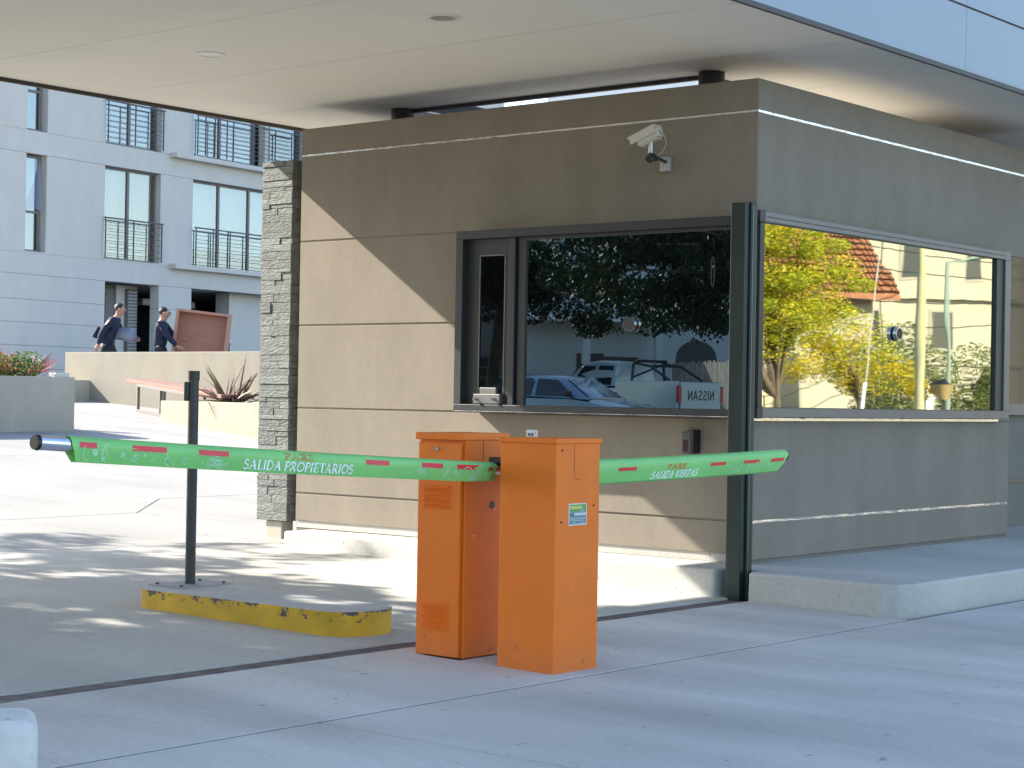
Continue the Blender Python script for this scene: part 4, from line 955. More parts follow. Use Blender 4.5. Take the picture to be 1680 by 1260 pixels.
def person(label, loc, rz, J, top=NAVY, low=NAVY2):
    """J: joints in person space; +X is the way the person faces, Z up"""
    t = thing('person', label, 'person', loc, rz)
    names = ['pelvis', 'waist', 'chest', 'neck', 'head_low', 'head', 'crown', 'lsh', 'lel', 'lwr', 'rsh', 'rel', 'rwr', 'lhip', 'lkn', 'lan', 'lto', 'rhip', 'rkn', 'ran', 'rto']
    P = [Vector(J[n]) for n in names]; ix = {n: i for i, n in enumerate(names)}
    E = [('pelvis', 'waist'), ('waist', 'chest'), ('chest', 'neck'), ('neck', 'head_low'), ('head_low', 'head'), ('head', 'crown'), ('chest', 'lsh'), ('lsh', 'lel'), ('lel', 'lwr'), ('chest', 'rsh'), ('rsh', 'rel'), ('rel', 'rwr'),
         ('pelvis', 'lhip'), ('lhip', 'lkn'), ('lkn', 'lan'), ('lan', 'lto'), ('pelvis', 'rhip'), ('rhip', 'rkn'), ('rkn', 'ran'), ('ran', 'rto')]
    R_ = dict(pelvis=.06, waist=.075, chest=.11, neck=.058, head_low=.080, head=.108, crown=.078, lsh=.062, lel=.045, lwr=.028, rsh=.062, rel=.045, rwr=.028, lhip=.062, lkn=.05, lan=.040, lto=.032, rhip=.062, rkn=.05, ran=.040, rto=.032)
    pts = list(P); ed = [(ix[a], ix[b]) for a, b in E]; rr_ = [R_[n] for n in names]
    # hands: palm and five fingers
    for s, hd in (('l', J.get('lhd', None)), ('r', J.get('rhd', None))):
        wv = Vector(J[s+'wr']); ev = Vector(J[s+'el']); dv = (wv-ev).normalized() if hd is None else Vector(hd).normalized()
        sd = dv.cross(Vector((0, 1, 0))).normalized() if abs(dv.y) < .9 else Vector((1, 0, 0)); nr = sd.cross(dv)
        pi_ = len(pts); pts.append(wv+dv*.055); rr_.append(.030); ed.append((ix[s+'wr'], pi_))
        for k in range(4):
            off = sd*(k-1.5)*.021; l1 = (.040, .046, .044, .034)[k]
            a = len(pts); pts.append(wv+dv*.098+off); rr_.append(.0105); ed.append((pi_, a))
            b = len(pts); pts.append(wv+dv*(.098+l1)+off+nr*.012); rr_.append(.009); ed.append((a, b))
            c = len(pts); pts.append(wv+dv*(.098+l1*1.6)+off+nr*.032); rr_.append(.008); ed.append((b, c))
        a = len(pts); pts.append(wv+dv*.050-sd*.042+nr*.01); rr_.append(.013); ed.append((pi_, a))
        b = len(pts); pts.append(wv+dv*.085-sd*.058+nr*.025); rr_.append(.010); ed.append((a, b))
    skin_obj('body', pts, ed, rr_, SKIN, t)
    # jacket
    jn = ['pelvis', 'waist', 'chest', 'neck', 'lsh', 'lel', 'lwr', 'rsh', 'rel', 'rwr']; jx = {n: i for i, n in enumerate(jn)}
    jp = [Vector(J[n]) for n in jn]; jp[3] = Vector(J['chest']).lerp(Vector(J['neck']), .85); jp[0] = jp[0]-Vector((0, 0, .09))
    je = [(jx[a], jx[b]) for a, b in [('pelvis', 'waist'), ('waist', 'chest'), ('chest', 'neck'), ('chest', 'lsh'), ('lsh', 'lel'), ('lel', 'lwr'), ('chest', 'rsh'), ('rsh', 'rel'), ('rel', 'rwr')]]
    skin_obj('jacket', jp, je, [(.165, .135), (.16, .14), (.17, .15), .085, .085, .064, .044, .085, .064, .044], top, t)
    pv = Vector(J['pelvis']); tp_ = [pv+Vector((.02, 0, .06)), pv-Vector((0, 0, .14))]; te = [(0, 1)]; tr2 = [(.135, .115), (.13, .12)]
    for s in 'lr':
        k_ = Vector(J[s+'kn']); b0 = len(tp_); tp_ += [pv.lerp(k_, .55)+Vector((0, (.05 if s == 'l' else -.05), 0)), k_, Vector(J[s+'an'])]; te += [(1, b0), (b0, b0+1), (b0+1, b0+2)]; tr2 += [.10, .078, .066]
    skin_obj('trousers', tp_, te, tr2, low, t)
    for s in 'lr': 
        skin_obj('shoe', [Vector(J[s+'an'])+Vector((-.05, 0, -.035)), Vector(J[s+'to'])+Vector((.04, 0, 0))], [(0, 1)], [.05, .042], SHOE, t)
    h = Vector(J['head']); fw = Vector(J.get('face', (1, 0, 0))).normalized(); up = (Vector(J['crown'])-h).normalized(); sd = up.cross(fw).normalized()
    hm = MB(); nu, nv = 16, 9
    for j in range(nv):
        for i in range(nu):
            ph = 2*PI*i/nu; th = PI*(.36+.30*(.5-.5*math.cos(ph))**.6)*j/(nv-1); q = up*math.cos(th) + (fw*math.cos(ph)*(1-.28*math.sin(th)*max(0, math.cos(ph))) + sd*math.sin(ph)*.86)*math.sin(th)
            hm.v.append(tuple(h - fw*.018 + up*.022 + q*.108))
    for j in range(nv-1):
        for i in range(nu): hm.f.append((j*nu+i, j*nu+(i+1) % nu, (j+1)*nu+(i+1) % nu, (j+1)*nu+i))
    hm.build('hair', HAIR, t, smooth=True)
    fc = MB()
    fc.tube([h+fw*.075+up*.015, h+fw*.100-up*.018, h+fw*.080-up*.028], [.010, .013, .010], 8)
    fc.build('nose', SKIN, t, smooth=True)
    e_ = MB()
    for s in (-1, 1): e_.cyl(h+fw*.080+sd*s*.032+up*.018, h+fw*.092+sd*s*.032+up*.018, .011, 8)
    e_.cyl(h+fw*.078-up*.062-sd*.02, h+fw*.078-up*.062+sd*.02, .007, 6); e_.build('eyes_and_mouth', mat('dark_features', (.06, .025, .02), .5), t)
    for s in (-1, 1): MB().tube([h+sd*s*.088+up*.02, h+sd*s*.100-fw*.01, h+sd*s*.088-up*.035], [.010, .018, .009], 8).build('ear', SKIN, t, smooth=True)
    t.scale = (1.10, 1.10, 1.03)
    return t
FACE = math.atan2(-.771, .636)     # faces image right
J1 = dict(pelvis=(-.16, 0, .95), waist=(-.11, 0, 1.12), chest=(0.02, 0, 1.36), neck=(.07, 0, 1.50), head_low=(.10, 0, 1.56), head=(.12, 0, 1.64), crown=(.115, 0, 1.72),
    lsh=(-.01, .17, 1.40), lel=(.10, .26, 1.18), lwr=(.30, .20, 1.10), rsh=(-.02, -.18, 1.40), rel=(-.17, -.25, 1.16), rwr=(-.24, -.24, .92),
    lhip=(-.15, .09, .92), lkn=(.08, .10, .52), lan=(-.02, .10, .09), lto=(.13, .10, .03), rhip=(-.17, -.09, .92), rkn=(-.12, -.10, .50), ran=(-.38, -.10, .12), rto=(-.26, -.10, .03))
p1 = person('man in navy work jacket walking right with a pale grey bundle under his arm', (13.62, 23.93, 1.28), FACE, J1)
J2 = dict(pelvis=(-.02, 0, .93), waist=(-.01, 0, 1.10), chest=(0.0, 0, 1.32), neck=(.02, 0, 1.45), head_low=(.05, 0, 1.50), head=(.07, 0, 1.575), crown=(.06, 0, 1.65),
    lsh=(.02, .18, 1.35), lel=(.16, .24, 1.16), lwr=(.34, .16, 1.10), rsh=(.02, -.18, 1.34), rel=(.17, -.22, 1.10), rwr=(.32, -.16, .92), rhd=(.9, .2, -.35),
    lhip=(-.02, .09, .90), lkn=(.05, .10, .50), lan=(-.02, .10, .09), lto=(.13, .10, .03), rhip=(-.02, -.09, .90), rkn=(-.02, -.10, .49), ran=(-.06, -.10, .09), rto=(.08, -.10, .03))
p2 = person('man in navy work jacket holding the left side of a big wooden box', (14.22, 23.16, 1.28), FACE, J2)
J3 = {k: ((-v[0], v[1], v[2]) if k != 'face' else v) for k, v in J2.items()}
J3['face'] = (-1, 0, 0); J3['rwr'] = (-.20, -.14, 1.02); J3['rhd'] = (-.8, -.2, 0); J3['lwr'] = (-.22, .12, 1.05)
for k in ('chest', 'neck', 'head_low', 'head', 'crown', 'lsh', 'rsh'): J3[k] = (J3[k][0]+.05, J3[k][1], J3[k][2]-.22)
p3 = person('person almost hidden behind the right edge of the wooden box, one hand showing', (15.50, 22.70, 1.28), FACE, J3)
bnd = thing('bundle', 'pale grey padded bundle carried by the man walking at left', 'bundle', (13.62, 23.93, 2.42), FACE)
mbn = MB(); mbn.tube([(-.40, .16, -.02), (-.30, .16, .03), (0, .18, .05), (.18, .16, .05), (.34, .10, .02), (.42, .08, -.06)], [.05, .095, .12, .14, .15, .06], 14)
mbn.build('wrap', mat('pale_grey_cloth', (.22, .235, .30), .9, var=.15, vscale=5, bump=.6, bscale=8), bnd, smooth=True)
MB().box(-.36, -.28, -.12, .02, -.22, .02, Matrix.Rotation(rad(28), 4, 'Y')).build('dark_flap', NAVY2, bnd, bevel=.01)
wb = thing('wooden_box', 'large shallow open wooden box carried upright by two men behind the wall', 'box', (14.78, 22.68, 1.52), FACE, rx=0, ry=rad(6))
WD = mat('reddish_plywood', (.34, .145, .095), .6, var=.12, vscale=2.5, stretch=(1, 1, 4)); WD2 = mat('light_ply_edge', (.40, .20, .14), .6)
MB().box(-.54, .54, .02, .035, .02, 1.40).build('back_panel', WD, wb)
for a, b, c, e in ((-.56, -.50, 0, 1.44), (.50, .56, 0, 1.44)): MB().box(a, b, -.20, .04, c, e).build('side_board', WD2, wb)
MB().box(-.50, .50, -.20, .04, 1.39, 1.44).build('top_board', WD2, wb); MB().box(-.50, .50, -.20, .04, 0, .05).build('bottom_board', WD2, wb)

# ================================================================== REFLECTED SURROUNDINGS
def tree(name, label, base, trunk_h, tr_r, clumps, leaf, nleaf, size, bark, droop=0., seed=1, group=None, second=None):
    random.seed(seed)
    t = thing(name, label, 'tree', base, group=group)
    tk = MB(); top = Vector((rnd(-.2, .2), rnd(-.2, .2), trunk_h))
    tk.tube([(0, 0, -.1), (tr_r*.4, 0, trunk_h*.4), top*.75+Vector((0, .05, trunk_h*.05)), top], [tr_r*1.25, tr_r, tr_r*.85, tr_r*.7], 10)
    tko = tk.build('trunk', bark, t, smooth=True)
    fo = MB(); fo2 = MB()
    for (c, r) in clumps:
        c = Vector(c); mid = top.lerp(c, .5)+Vector((rnd(-.3, .3), rnd(-.3, .3), rnd(.0, .5)))
        MB().tube([top*.9, mid, c], [tr_r*.5, tr_r*.3, tr_r*.1], 6).build('limb', bark, t, smooth=True)
        for _ in range(4):
            e = c+Vector((rnd(-1, 1)*r[0], rnd(-1, 1)*r[1], rnd(-.8, .6)*r[2])); MB_ = tko
            fo_ = MB(); fo_.tube([c.lerp(mid, .3), c.lerp(e, .6)+Vector((0, 0, .1)), e], [tr_r*.12, tr_r*.07, .008], 5); fo_.build('branch', bark, t)
            leaf_cloud(fo, e, (r[0]*.42, r[1]*.42, r[2]*.38), nleaf//5, size, .5, droop)
        leaf_cloud(fo, c, r, nleaf//3, size, .5, droop)
        if second: leaf_cloud(fo2, c+Vector((0, 0, r[2]*.2)), r, nleaf//3, size, .5, droop)
    fo.build('crown', leaf, t)
    if second: fo2.build('crown_second_leaves', second, t)  # leaves of the second colour, set slightly higher in each clump
    return t
BARK = mat('grey_bark', (.11, .085, .06), .9, var=.3, vscale=6, bump=.8, bscale=15)
YG = leaf_mat('yellow_green_leaf', (.40, .44, .035), .45); YG2 = leaf_mat('golden_leaf', (.62, .50, .03), .45); DG = leaf_mat('dark_needle', (.018, .034, .018), .1); DG.node_tree.nodes['Principled BSDF'].inputs['Specular IOR Level'].default_value = .05; MG = leaf_mat('olive_bush_leaf', (.15, .19, .05), .3)
# right window looks south-east across the street
random.seed(8)
fcl = []
for t_ in (-1.7, -1.15, -.6, -.1, .4, .85):
    for z_ in (1.95, 2.5, 3.05, 3.6, 4.15):
        if t_ > .7 and z_ > 3.3: continue
        if z_ < 2 and t_ > .3: continue
        fcl.append(((.64*t_+rnd(-.15, .15), .77*t_+rnd(-.15, .15), z_+rnd(-.15, .15)), (.50, .50, .30)))
tree('flame_tree', 'yellow green feathery tree mirrored at the left of the right window', (12.25, -7.55, 0), 1.5, .07, fcl, YG, 2300, .026, BARK, .15, 5, second=YG2)
tree('flame_tree', 'golden tree mirrored behind the concrete pole in the right window', (18.3, -9.6, 0), 1.4, .08,
     [((0, 0, 2.3), (.8, .8, .6)), ((.3, .5, 1.8), (.6, .6, .4)), ((-.6, -.5, 2.1), (.7, .7, .5)), ((-.9, -.9, 2.9), (.8, .8, .5))], YG2, 2000, .035, BARK, .1, 6, second=YG)
for k, (z0_, z1_, y0_, y1_, lb) in enumerate([(3.1, 3.9, -13.0, -16.2, 'thin overhead cable crossing the mirrored houses, lowest of the four'), (3.7, 4.5, -13.1, -16.0, 'thin overhead cable crossing the mirrored houses, second from the bottom'), (4.5, 5.1, -13.0, -15.8, 'thin overhead cable crossing the mirrored houses, second from the top'), (5.1, 5.5, -13.2, -15.9, 'thin overhead cable crossing the mirrored houses, topmost of the four')]):
    MB().tube([(18+24*i/14, y0_+(y1_-y0_)*i/14, z0_+(z1_-z0_)*i/14-.35*math.sin(PI*i/14)) for i in range(15)], .014, 5).build('overhead_cable', RUBBER, label=lb, cat='cable')
up_ = thing('utility_pole', 'pale round concrete utility pole mirrored in the right window', 'pole', (16.86, -7.55, 0))
MB().tube([(0, 0, 0), (0, 0, 8)], [.105, .075], 20).build('shaft', mat('pole_concrete', (.36, .36, .22), .8, var=.12, vscale=3), up_, smooth=True)
MB().box(-.6, .6, -.05, .05, 7.2, 7.3).build('crossarm', FACW, up_)
gw_ = thing('guy_wire', 'thin diagonal stay wire with a white sleeve at its foot, mirrored in the right window', 'cable', (15.37, -7.80, 0))
MB().tube([(0, 0, 0), (.065, .10, 1.9), (.21, .30, 4.6), (.45, .62, 7.6)], .012, 6).build('wire', mat('galvanised_wire', (.6, .6, .55), .4, .5), gw_)
MB().tube([(-.02, -.02, .05), (.05, .07, 1.62)], .038, 10).build('sleeve', mat('white_sleeve', (.8, .8, .78), .5), gw_, smooth=True)
lp2 = thing('street_lamp', 'slim grey green street lamp mirrored near the right end of the right window', 'street lamp', (20.82, -9.02, 0))
MB().tube([(0, 0, 0), (0, 0, 3.9), (.3, .35, 4.0), (1.2, 1.4, 4.15)], [.05, .04, .035, .025], 8).build('pole', mat('lamp_green', (.22, .30, .26), .5), lp2, smooth=True)
MB().box(1.15, 1.5, 1.35, 1.65, 4.08, 4.2).build('lamp_head', FRAME2, lp2)
bd = MB().box(-.075, .075, -.05, .05, 0, 1.62).build('sign_board', mat('white_board', (.8, .8, .78), .5), bevel=.01, label='plain white upright board at the foot of the mirrored pole', cat='board'); bd.location = (19.74, -8.80, .02); bd.rotation_euler = (0, 0, rad(40))
bk2 = thing('waste_basket', 'brown street waste basket on a post mirrored near the white board', 'waste basket', (18.95, -8.18, .02))
mbx = MB(); mbx.tube([(0, 0, 1.36), (0, 0, 1.62)], [.09, .19], 14); mbx.build('basket', mat('brown_basket', (.34, .25, .12), .7), bk2, smooth=True)
MB().tube([(0, 0, 1.61), (0, 0, 1.66), (.02, .02, 1.70)], [.185, .12, .05], 12).build('black_bag', BLACK, bk2); MB().cyl((0, 0, 0), (0, 0, 1.36), .025, 8).build('post', DARKST, bk2)
# hedge of scrubby bushes
random.seed(31)
BW = [((22.5, -10.1), 'tangled olive bush mirrored right of the pole, nearest the pole'), ((23.1, -9.3), 'tangled olive bush mirrored at the right end of the window'), ((21.9, -10.9), 'tangled olive bush mirrored behind the waste basket')]
for k, ((bx, by), lb) in enumerate(BW):
    t = thing('bush', lb, 'bush', (bx, by, 0), group='scrubby bushes across the street')
    m_ = MB()
    for q in range(7): leaf_cloud(m_, (rnd(-.7, .7), rnd(-.7, .7), rnd(.5, 2.5)), (.55, .55, .5), 800, .045)
    m_.build('foliage', MG, t)
    s_ = MB()
    for q in range(16):
        a = rnd(0, 2*PI); r_ = rnd(.3, 1.0); s_.tube([(0, 0, 0), (math.cos(a)*r_*.4, math.sin(a)*r_*.4, rnd(.7, 1.3)), (math.cos(a)*r_, math.sin(a)*r_, rnd(1.1, 2.7))], [.03, .018, .005], 5)
    s_.build('branches', mat('bare_branch', (.32, .27, .18), .8), t)
def gable_house(name, label, loc, rz, Lx_, Wy, Hh, roof_h, wallm, roofm, wins, over=.5, tiles=True):
    t = thing(name, label, 'house', loc, rz)
    w_ = MB().box(-Lx_/2, Lx_/2, -Wy/2, Wy/2, 0, Hh)
    w_.add([(-Lx_/2, -Wy/2, Hh), (-Lx_/2, Wy/2, Hh), (-Lx_/2, 0, Hh+roof_h), (Lx_/2, -Wy/2, Hh), (Lx_/2, Wy/2, Hh), (Lx_/2, 0, Hh+roof_h)], [(0, 1, 2), (3, 5, 4), (0, 2, 5, 3), (1, 4, 5, 2)])
    w_.build('wall', wallm, t)
    for s in (-1, 1):
        L2 = Lx_/2+over; y1 = s*(Wy/2+over); z1 = Hh-over*roof_h/(Wy/2)+.05; z2 = Hh+roof_h+.08
        rf = MB().add([(-L2, 0, z2), (L2, 0, z2), (L2, y1, z1), (-L2, y1, z1), (-L2, 0, z2-.12), (L2, 0, z2-.12), (L2, y1, z1-.12), (-L2, y1, z1-.12)],
              [(0, 1, 2, 3), (7, 6, 5, 4), (0, 4, 5, 1), (3, 2, 6, 7), (0, 3, 7, 4), (1, 5, 6, 2)]).build('roof', roofm, t)
        if tiles:
            m_ = MB(); n = int(2*L2/.17); rows = 24
            for i in range(n):
                x = -L2 + (i+.5)*2*L2/n
                for j in range(rows):
                    a = Vector((x, y1*j/rows, z2+(z1-z2)*j/rows+.035)); b = Vector((x, y1*(j+1)/rows, z2+(z1-z2)*(j+1)/rows+.075))
                    m_.tube([a, b], [.055, .075], 5, caps=False)
            m_.build('tiles', roofm, rf, kind='stuff')
    for (x, z_, ww, hh, side) in wins:
        y = side*(Wy/2+.02)
        f = MB().box(x-ww/2, x+ww/2, min(y, y-side*.06), max(y, y-side*.06), z_, z_+hh).build('window', mat('house_window_frame', (.30, .27, .22), .6), t)
        MB().box(x-ww/2+.08, x+ww/2-.08, y-.004 if side < 0 else y, y if side < 0 else y+.004, z_+.08, z_+hh-.08).build('pane', mat('house_pane', (.03, .04, .045), .1), f)
    return t
TILE = mat('orange_clay_tile', (.27, .115, .06), .8, var=.3, vscale=5); WHW = mat('white_house_wall', (.36, .345, .27), .85, var=.08, vscale=1); DKR = mat('dark_slate_roof', (.12, .12, .11), .8)
gable_house('tiled_house', 'house with steep orange tiled roof mirrored at the top of the right window', (31.2, -20.9, 0), rad(26), 5.2, 7, 4.5, 3.4, WHW, TILE, [(-3, 1, 1, 1.6, 1), (0, 1, 1, 1.6, 1), (3, 1, 1, 1.6, 1)])
gable_house('white_house', 'pale two storey house mirrored at the right of the right window', (46, -23.5, 0), rad(36), 15, 9, 7.6, 2.6, WHW, DKR, [(-6.4, 5.2, .7, 1.3, 1), (-5.2, 5.2, .7, 1.3, 1), (-3.6, 5.2, .7, 1.3, 1), (-1.6, 5.2, .7, 1.3, 1), (.6, 5.2, .7, 1.3, 1), (2.4, 5.2, .7, 1.3, 1), (-5.5, 3.0, .9, 1.3, 1), (-3, 3.0, .9, 1.3, 1), (-.5, 3.0, .9, 1.3, 1), (2, 3.0, .9, 1.3, 1), (4.5, 3.0, .9, 1.3, 1), (-4, .6, 1, 1.6, 1), (1, .6, 1, 1.6, 1)], tiles=False)
gable_house('white_house', 'pale house with arched gable mirrored above the lamp', (58, -28, 0), rad(20), 16, 10, 6.5, 3.2, mat('cream_house_wall', (.40, .37, .27), .85), DKR, [(-5, 4, 1, 1.4, 1), (-2, 4, 1, 1.4, 1), (2, 4, 1, 1.4, 1)], tiles=False)
wh = [o for o in COL.objects if o.name == 'white_house'][0]
for z_, h_, p_ in ((4.62, .16, .16), (7.3, .22, .22), (2.55, .10, .08), (.5, .2, .06)): MB().box(-7.6, 7.6, 4.5, 4.5+p_, z_, z_+h_).build('cornice', WHW, wh)
for x in (-7.3, -4.4, -2.4, 1.5, 3.6): MB().box(x-.14, x+.14, 4.5, 4.58, .7, 7.3).build('pilaster', WHW, wh)
MB().add([(-6.8, 4.52, 4.8), (-4.6, 4.52, 4.8), (-5.7, 5.4, 4.95), (-6.8, 5.4, 4.45), (-4.6, 5.4, 4.45)], [(0, 1, 4, 3), (0, 3, 2), (1, 2, 4), (3, 4, 2)]).build('porch_roof', DKR, wh)
# pale fence across the street
fn = thing('picket_fence', 'pale upright board fence mirrored low in the left of the right window', 'fence', (22.5, -18.9, .06), rad(8))
PK = mat('cream_picket', (.50, .42, .27), .8, var=.15, vscale=2)
for i in range(34): MB().box(i*.30, i*.30+.20, 0, .03, 0, 1.85+rnd(-.03, .03)).build('picket', PK, fn)
MB().box(0, 10.2, .03, .07, .4, .48).box(0, 10.2, .03, .07, 1.4, 1.48).build('rail', PK, fn)

# left window looks west at the side street: cars, trees, houses
def loft(mb, secs):
    n = len(secs[0]); b = len(mb.v)
    for s in secs: mb.v += [tuple(p) for p in s]
    for i in range(len(secs)-1):
        for k in range(n-1): mb.f.append((b+i*n+k, b+i*n+k+1, b+(i+1)*n+k+1, b+(i+1)*n+k))
    mb.f.append(tuple(b+k for k in reversed(range(n)))); mb.f.append(tuple(b+(len(secs)-1)*n+k for k in range(n)))
    return mb
def section(x, z0, zb, w_, zt=None, wt=None):
    """half-open hoop across the car at x: belt height zb, half width w_, optional roof zt, wt"""
    if zt is None: return [(x, -w_*.96, z0), (x, -w_, (z0+zb)/2), (x, -w_*.95, zb-.05), (x, -w_*.80, zb), (x, w_*.80, zb), (x, w_*.95, zb-.05), (x, w_, (z0+zb)/2), (x, w_*.96, z0)]
    return [(x, -w_, zb), (x, -(w_+wt)/2-.01, (zb+zt)/2), (x, -wt, zt-.06), (x, -wt*.85, zt), (x, wt*.85, zt), (x, wt, zt-.06), (x, (w_+wt)/2+.01, (zb+zt)/2), (x, w_, zb)]
CG = mat('car_glass', (.015, .02, .025), .06, spec=.7); TY = mat('tyre', (.015, .015, .015), .8); RIM = mat('wheel_rim', (.45, .45, .47), .3, .9)
def wheel(t, x, y, r_=.31):
    s = 1 if y > 0 else -1
    w_ = MB().cyl((x, y-.10*s, r_), (x, y+.02*s, r_), r_, 24).build('wheel', TY, t, smooth=True)
    MB().cyl((x, y+.02*s, r_), (x, y+.03*s, r_), r_*.6, 16).build('rim', RIM, w_, smooth=True)
def side_glass(t, pts, y, s, nm='side_window'):
    vs_ = [(p[0], s*(y-p[2] if len(p) > 2 else y), p[1]) for p in pts]; MB().add(vs_, [tuple(range(len(vs_)))]).build(nm, CG, t)
def hatchback(label, loc, rz, paint):
    t = thing('parked_car', label, 'car', loc, rz)
    loft(MB(), [section(2.05, .30, .62, .70), section(1.85, .22, .74, .80), section(1.0, .20, .90, .83), section(.55, .20, .95, .84), (section(-1.2, .20, .97, .84)), section(-1.85, .24, .95, .80), section(-2.0, .32, .80, .72)]).build('body', paint, t, smooth=True)
    loft(MB(), [section(.95, 0, .90, .78, .95, .74), section(.25, 0, .93, .80, 1.36, .60), section(-.4, 0, .95, .80, 1.42, .60), section(-1.25, 0, .95, .80, 1.38, .58), section(-1.8, 0, .93, .76, 1.0, .70)]).build('cabin', paint, t, smooth=True)
    MB().add([(.90, -.68, .965), (.90, .68, .965), (.30, .54, 1.345), (.30, -.54, 1.345)], [(0, 1, 2, 3)]).build('windscreen', mat('windscreen_glass', (.10, .16, .19), .05, .3), t)
    MB().add([(-1.77, -.62, 1.03), (-1.77, .62, 1.03), (-1.32, .52, 1.33), (-1.32, -.52, 1.33)], [(0, 3, 2, 1)]).build('rear_window', CG, t)
    for s in (-1, 1):
        side_glass(t, [(.62, .97, .0), (-.32, .97, .0), (-.32, 1.32, .12), (.16, 1.30, .13)], .80, s); side_glass(t, [(-.42, .97, .0), (-1.35, .99, .01), (-1.15, 1.31, .13), (-.42, 1.33, .12)], .80, s)
        MB().box(.48, .62, s*.84 if s > 0 else -.98, .98 if s > 0 else -.84, .96, 1.07).build('door_mirror', BLACK, t, bevel=.02)
        MB().box(1.80, 2.02, s*.5-.16, s*.5+.16, .56, .68).build('headlight', CHROME2, t, bevel=.02)
        for x in (1.25, -1.25): wheel(t, x, s*.80)
    MB().box(1.95, 2.12, -.72, .72, .30, .46).build('bumper', BLACK, t, bevel=.03)
    return t
def pickup(label, loc, rz, paint):
    t = thing('parked_pickup', label, 'pickup truck', loc, rz)
    loft(MB(), [section(2.45, .45, .85, .74), section(2.25, .38, .98, .80), section(1.3, .38, 1.06, .82), section(.95, .38, 1.10, .82), section(-.62, .38, 1.10, .82), section(-.66, .38, 1.10, .82)]).build('body', paint, t, smooth=True)
    loft(MB(), [section(1.02, 0, 1.07, .78, 1.12, .74), section(.45, 0, 1.10, .80, 1.62, .62), section(-.1, 0, 1.10, .80, 1.68, .62), section(-.60, 0, 1.10, .80, 1.66, .62), section(-.66, 0, 1.10, .80, 1.14, .74)]).build('cab', paint, t, smooth=True)
    MB().box(-2.42, -.68, -.82, -.74, .45, 1.22).box(-2.42, -.68, .74, .82, .45, 1.22).box(-2.42, -.68, -.74, .74, .45, .60).box(-.72, -.68, -.74, .74, .60, 1.20).build('cargo_bed', paint, t, bevel=.015)
    tg = MB().box(-2.47, -2.42, -.74, .74, .55, 1.20).build('tailgate', mat('silver_tailgate', (.48, .52, .54), .4, .3), t, bevel=.012)
    k = MB(); letter_mb(k, 'NISSAN', .50, -.50, .80, 1.02, lambda u, v: Vector((-2.472, u, v)), G=SANS, bold=1.0); k.build('lettering', BLACK, tg)
    for s in (-1, 1):
        side_glass(t, [(.62, 1.12, .0), (.0, 1.12, .0), (.0, 1.55, .15), (.36, 1.55, .15)], .805, s); side_glass(t, [(-.10, 1.12, .0), (-.55, 1.12, .0), (-.52, 1.55, .15), (-.10, 1.56, .15)], .805, s)
        MB().box(-2.475, -2.40, s*.78-.05, s*.78+.05, .75, 1.12).build('tail_light', mat('tail_light_red', (.5, .02, .02), .3), t)
        for x in (1.45, -1.55): wheel(t, x, s*.80, .35)
        MB().box(.55, .70, .82 if s > 0 else -.98, .98 if s > 0 else -.82, 1.10, 1.24).build('door_mirror', BLACK, t, bevel=.02)
    MB().add([(.98, -.70, 1.125), (.98, .70, 1.125), (.50, .56, 1.60), (.50, -.56, 1.60)], [(0, 1, 2, 3)]).build('windscreen', CG, t)
    rb = MB()
    for y in (-.62, .62): rb.tube([(-1.0, y, 1.22), (-1.0, y*.9, 1.60), (-1.1, y*.85, 1.68)], .035, 8).tube([(-1.05, y*.88, 1.62), (-1.5, y*.95, 1.55), (-2.05, y, 1.24)], .03, 8)
    rb.tube([(-1.08, -.54, 1.67), (-1.08, .54, 1.67)], .035, 8).tube([(-1.5, -.58, 1.56), (-1.5, .58, 1.56)], .03, 8).tube([(-1.0, -.6, 1.3), (-1.06, .5, 1.62)], .025, 8)
    rb.build('roll_bar', BLACK, t, smooth=True)
    MB().box(-2.6, -2.48, -.78, .78, .45, .60).build('bumper', CHROME, t, bevel=.02)
    return t
SB = mat('silver_blue_paint', (.20, .30, .38), .25, .6, coat=.6); SV = mat('pale_silver_paint', (.42, .50, .55), .3, .4, coat=.5)
pk = pickup('pale silver double cab pickup with roll bar, tailgate lettered NISSAN, mirrored in the left window', (-24.3, 18.75, .50), rad(92), SV)
hb = hatchback('silver blue hatchback mirrored in the lower left of the left window', (-20.6, 17.2, .38), rad(-96), SB)
HW = mat('shaded_house_wall', (.42, .46, .47), .85, var=.06, vscale=1)
h1 = thing('row_house', 'grey white house with balcony slab and dark arch mirrored in the left window', 'house', (-40.2, 28.3, .4), rad(40))
# its front looks along local -Y ... the wall runs along local X
MB().box(-7, 8, 0, 6, 0, 3.4).box(-7, 8, 1.6, 6, 3.4, 7.2).build('wall', HW, h1)
MB().box(.4, 5.4, -1.3, 0, 3.4, 3.62).build('balcony', mat('white_slab', (.62, .64, .64), .8), h1)
for x in (.6, 3.0, 5.2): MB().box(x-.12, x+.12, -1.25, -1.0, 0, 3.4).build('column', HW, h1)
for x, z0, ww, hh in ((1.6, .9, 1.2, 1.4), (2.6, 0, .9, 2.4), (6.6, .9, 1.3, 1.3), (-4.8, 0, 1.0, 2.3)):
    f = MB().box(x-ww/2, x+ww/2, -.05, -.002, z0, z0+hh).build('window', mat('dark_opening', (.025, .028, .03), .5), h1)
    for q in range(3): MB().box(x-ww/2, x+ww/2, -.07, -.05, z0+.3+q*hh/4, z0+.34+q*hh/4).build('bar', HW, f)
for x in (-4, -1, 2): MB().box(x-.5, x+.5, 1.55, 1.598, 4.3, 5.8).build('window', MATS['dark_opening'], h1)
arch = [(-1.7, 0)] + [(-1.0-.7*math.cos(rad(a)), 2.3+.6*math.sin(rad(a))) for a in range(0, 181, 20)] + [(-.3, 0)]
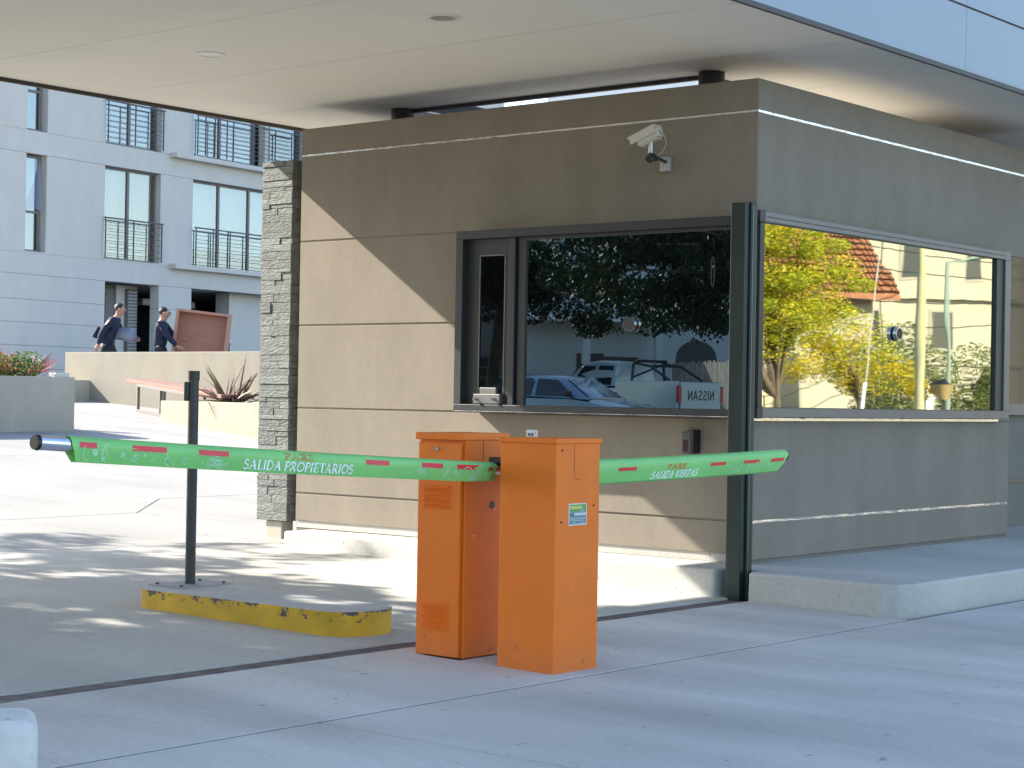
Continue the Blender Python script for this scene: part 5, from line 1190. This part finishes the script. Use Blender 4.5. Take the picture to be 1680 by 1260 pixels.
MB().add([(x, -.006, z_) for x, z_ in arch], [tuple(reversed(range(len(arch))))]).build('arch', MATS['dark_opening'], h1)
fn2 = thing('board_fence', 'grey weathered board fence behind the mirrored pickup', 'fence', (-32.6, 19.6, .42), rad(128))
GB = mat('grey_board', (.20, .19, .17), .85, var=.3, vscale=3, objrand=.25)
for i in range(56): MB().box(i*.16, i*.16+.13, 0, .03, 0, 2.05+rnd(-.04, .04)).build('board', GB, fn2)
random.seed(5)
cedar = [((-24.6, 22.6), 'dark drooping cedar branches filling the top of the mirrored left window', 4), ((-29.5, 16.6), 'dark bushy tree at the right of the mirrored left window', 5), ((-20.0, 24.5), 'dark evergreen tree at the left of the mirrored left window', 6)]
for (x, y), lb, sd_ in cedar:
    cl = []
    random.seed(sd_)
    for k in range(22):
        a = rnd(0, 2*PI); r_ = rnd(.6, 3.5); cl.append(((math.cos(a)*r_, math.sin(a)*r_, rnd(2.9, 6.4)), (1.3, 1.3, .75)))
    tree('cedar_tree', lb, (x, y, .4), 3.4, .16, cl, DG, 1500, .07, BARK, .7, sd_)
# tree beside the driveway, out of the frame, that throws the dappled shade
PT = leaf_mat('mid_green_leaf', (.07, .12, .03), .2)
cl = []
random.seed(77)
for i in range(7):
    for j in range(3): cl.append(((-4.6+i*1.15+rnd(-.2, .2), -4.4+j*1.25+rnd(-.2, .2), 5.2+rnd(-.3, .3)), (1.0, 1.0, .6)))
tree('plane_tree', 'dense leafy tree left of the view shading the gate island', (-7.6, 12.6, .4), 3.6, .2, cl, PT, 650, .14, BARK, .1, 12)
tree('cedar_tree', 'near dark tree with low drooping boughs across the middle of the mirrored left window', (-16.6, 7.9, .4), 2.6, .10,
     [((rnd(2.6, 6.0), rnd(-1.1, 2.4), rnd(2.3, 4.6)), (.8, .8, .45)) for _ in range(18)], DG, 1100, .05, BARK, .8, 9)
tree('plane_tree', 'looser leafy tree farther up the driveway left of the view', (-7.1, 16.4, .4), 3.8, .18,
     [((1.2, -4.6, 5.2), (1.1, .8, .5)), ((2.7, -3.8, 5.7), (1.0, .6, .4)), ((.2, -3.2, 5.6), (1.2, .7, .5)), ((-1.6, -4.3, 5.4), (1.3, 1.0, .7)), ((1.9, -2.2, 6.0), (1.2, .5, .4)), ((-2.2, -1.5, 6.2), (1.6, 1.2, .8)), ((1.0, 1.2, 6.2), (1.5, .8, .6)), ((-1.0, 2.0, 6.6), (1.8, 1.0, .8))],
     PT, 420, .09, BARK, .1, 13)
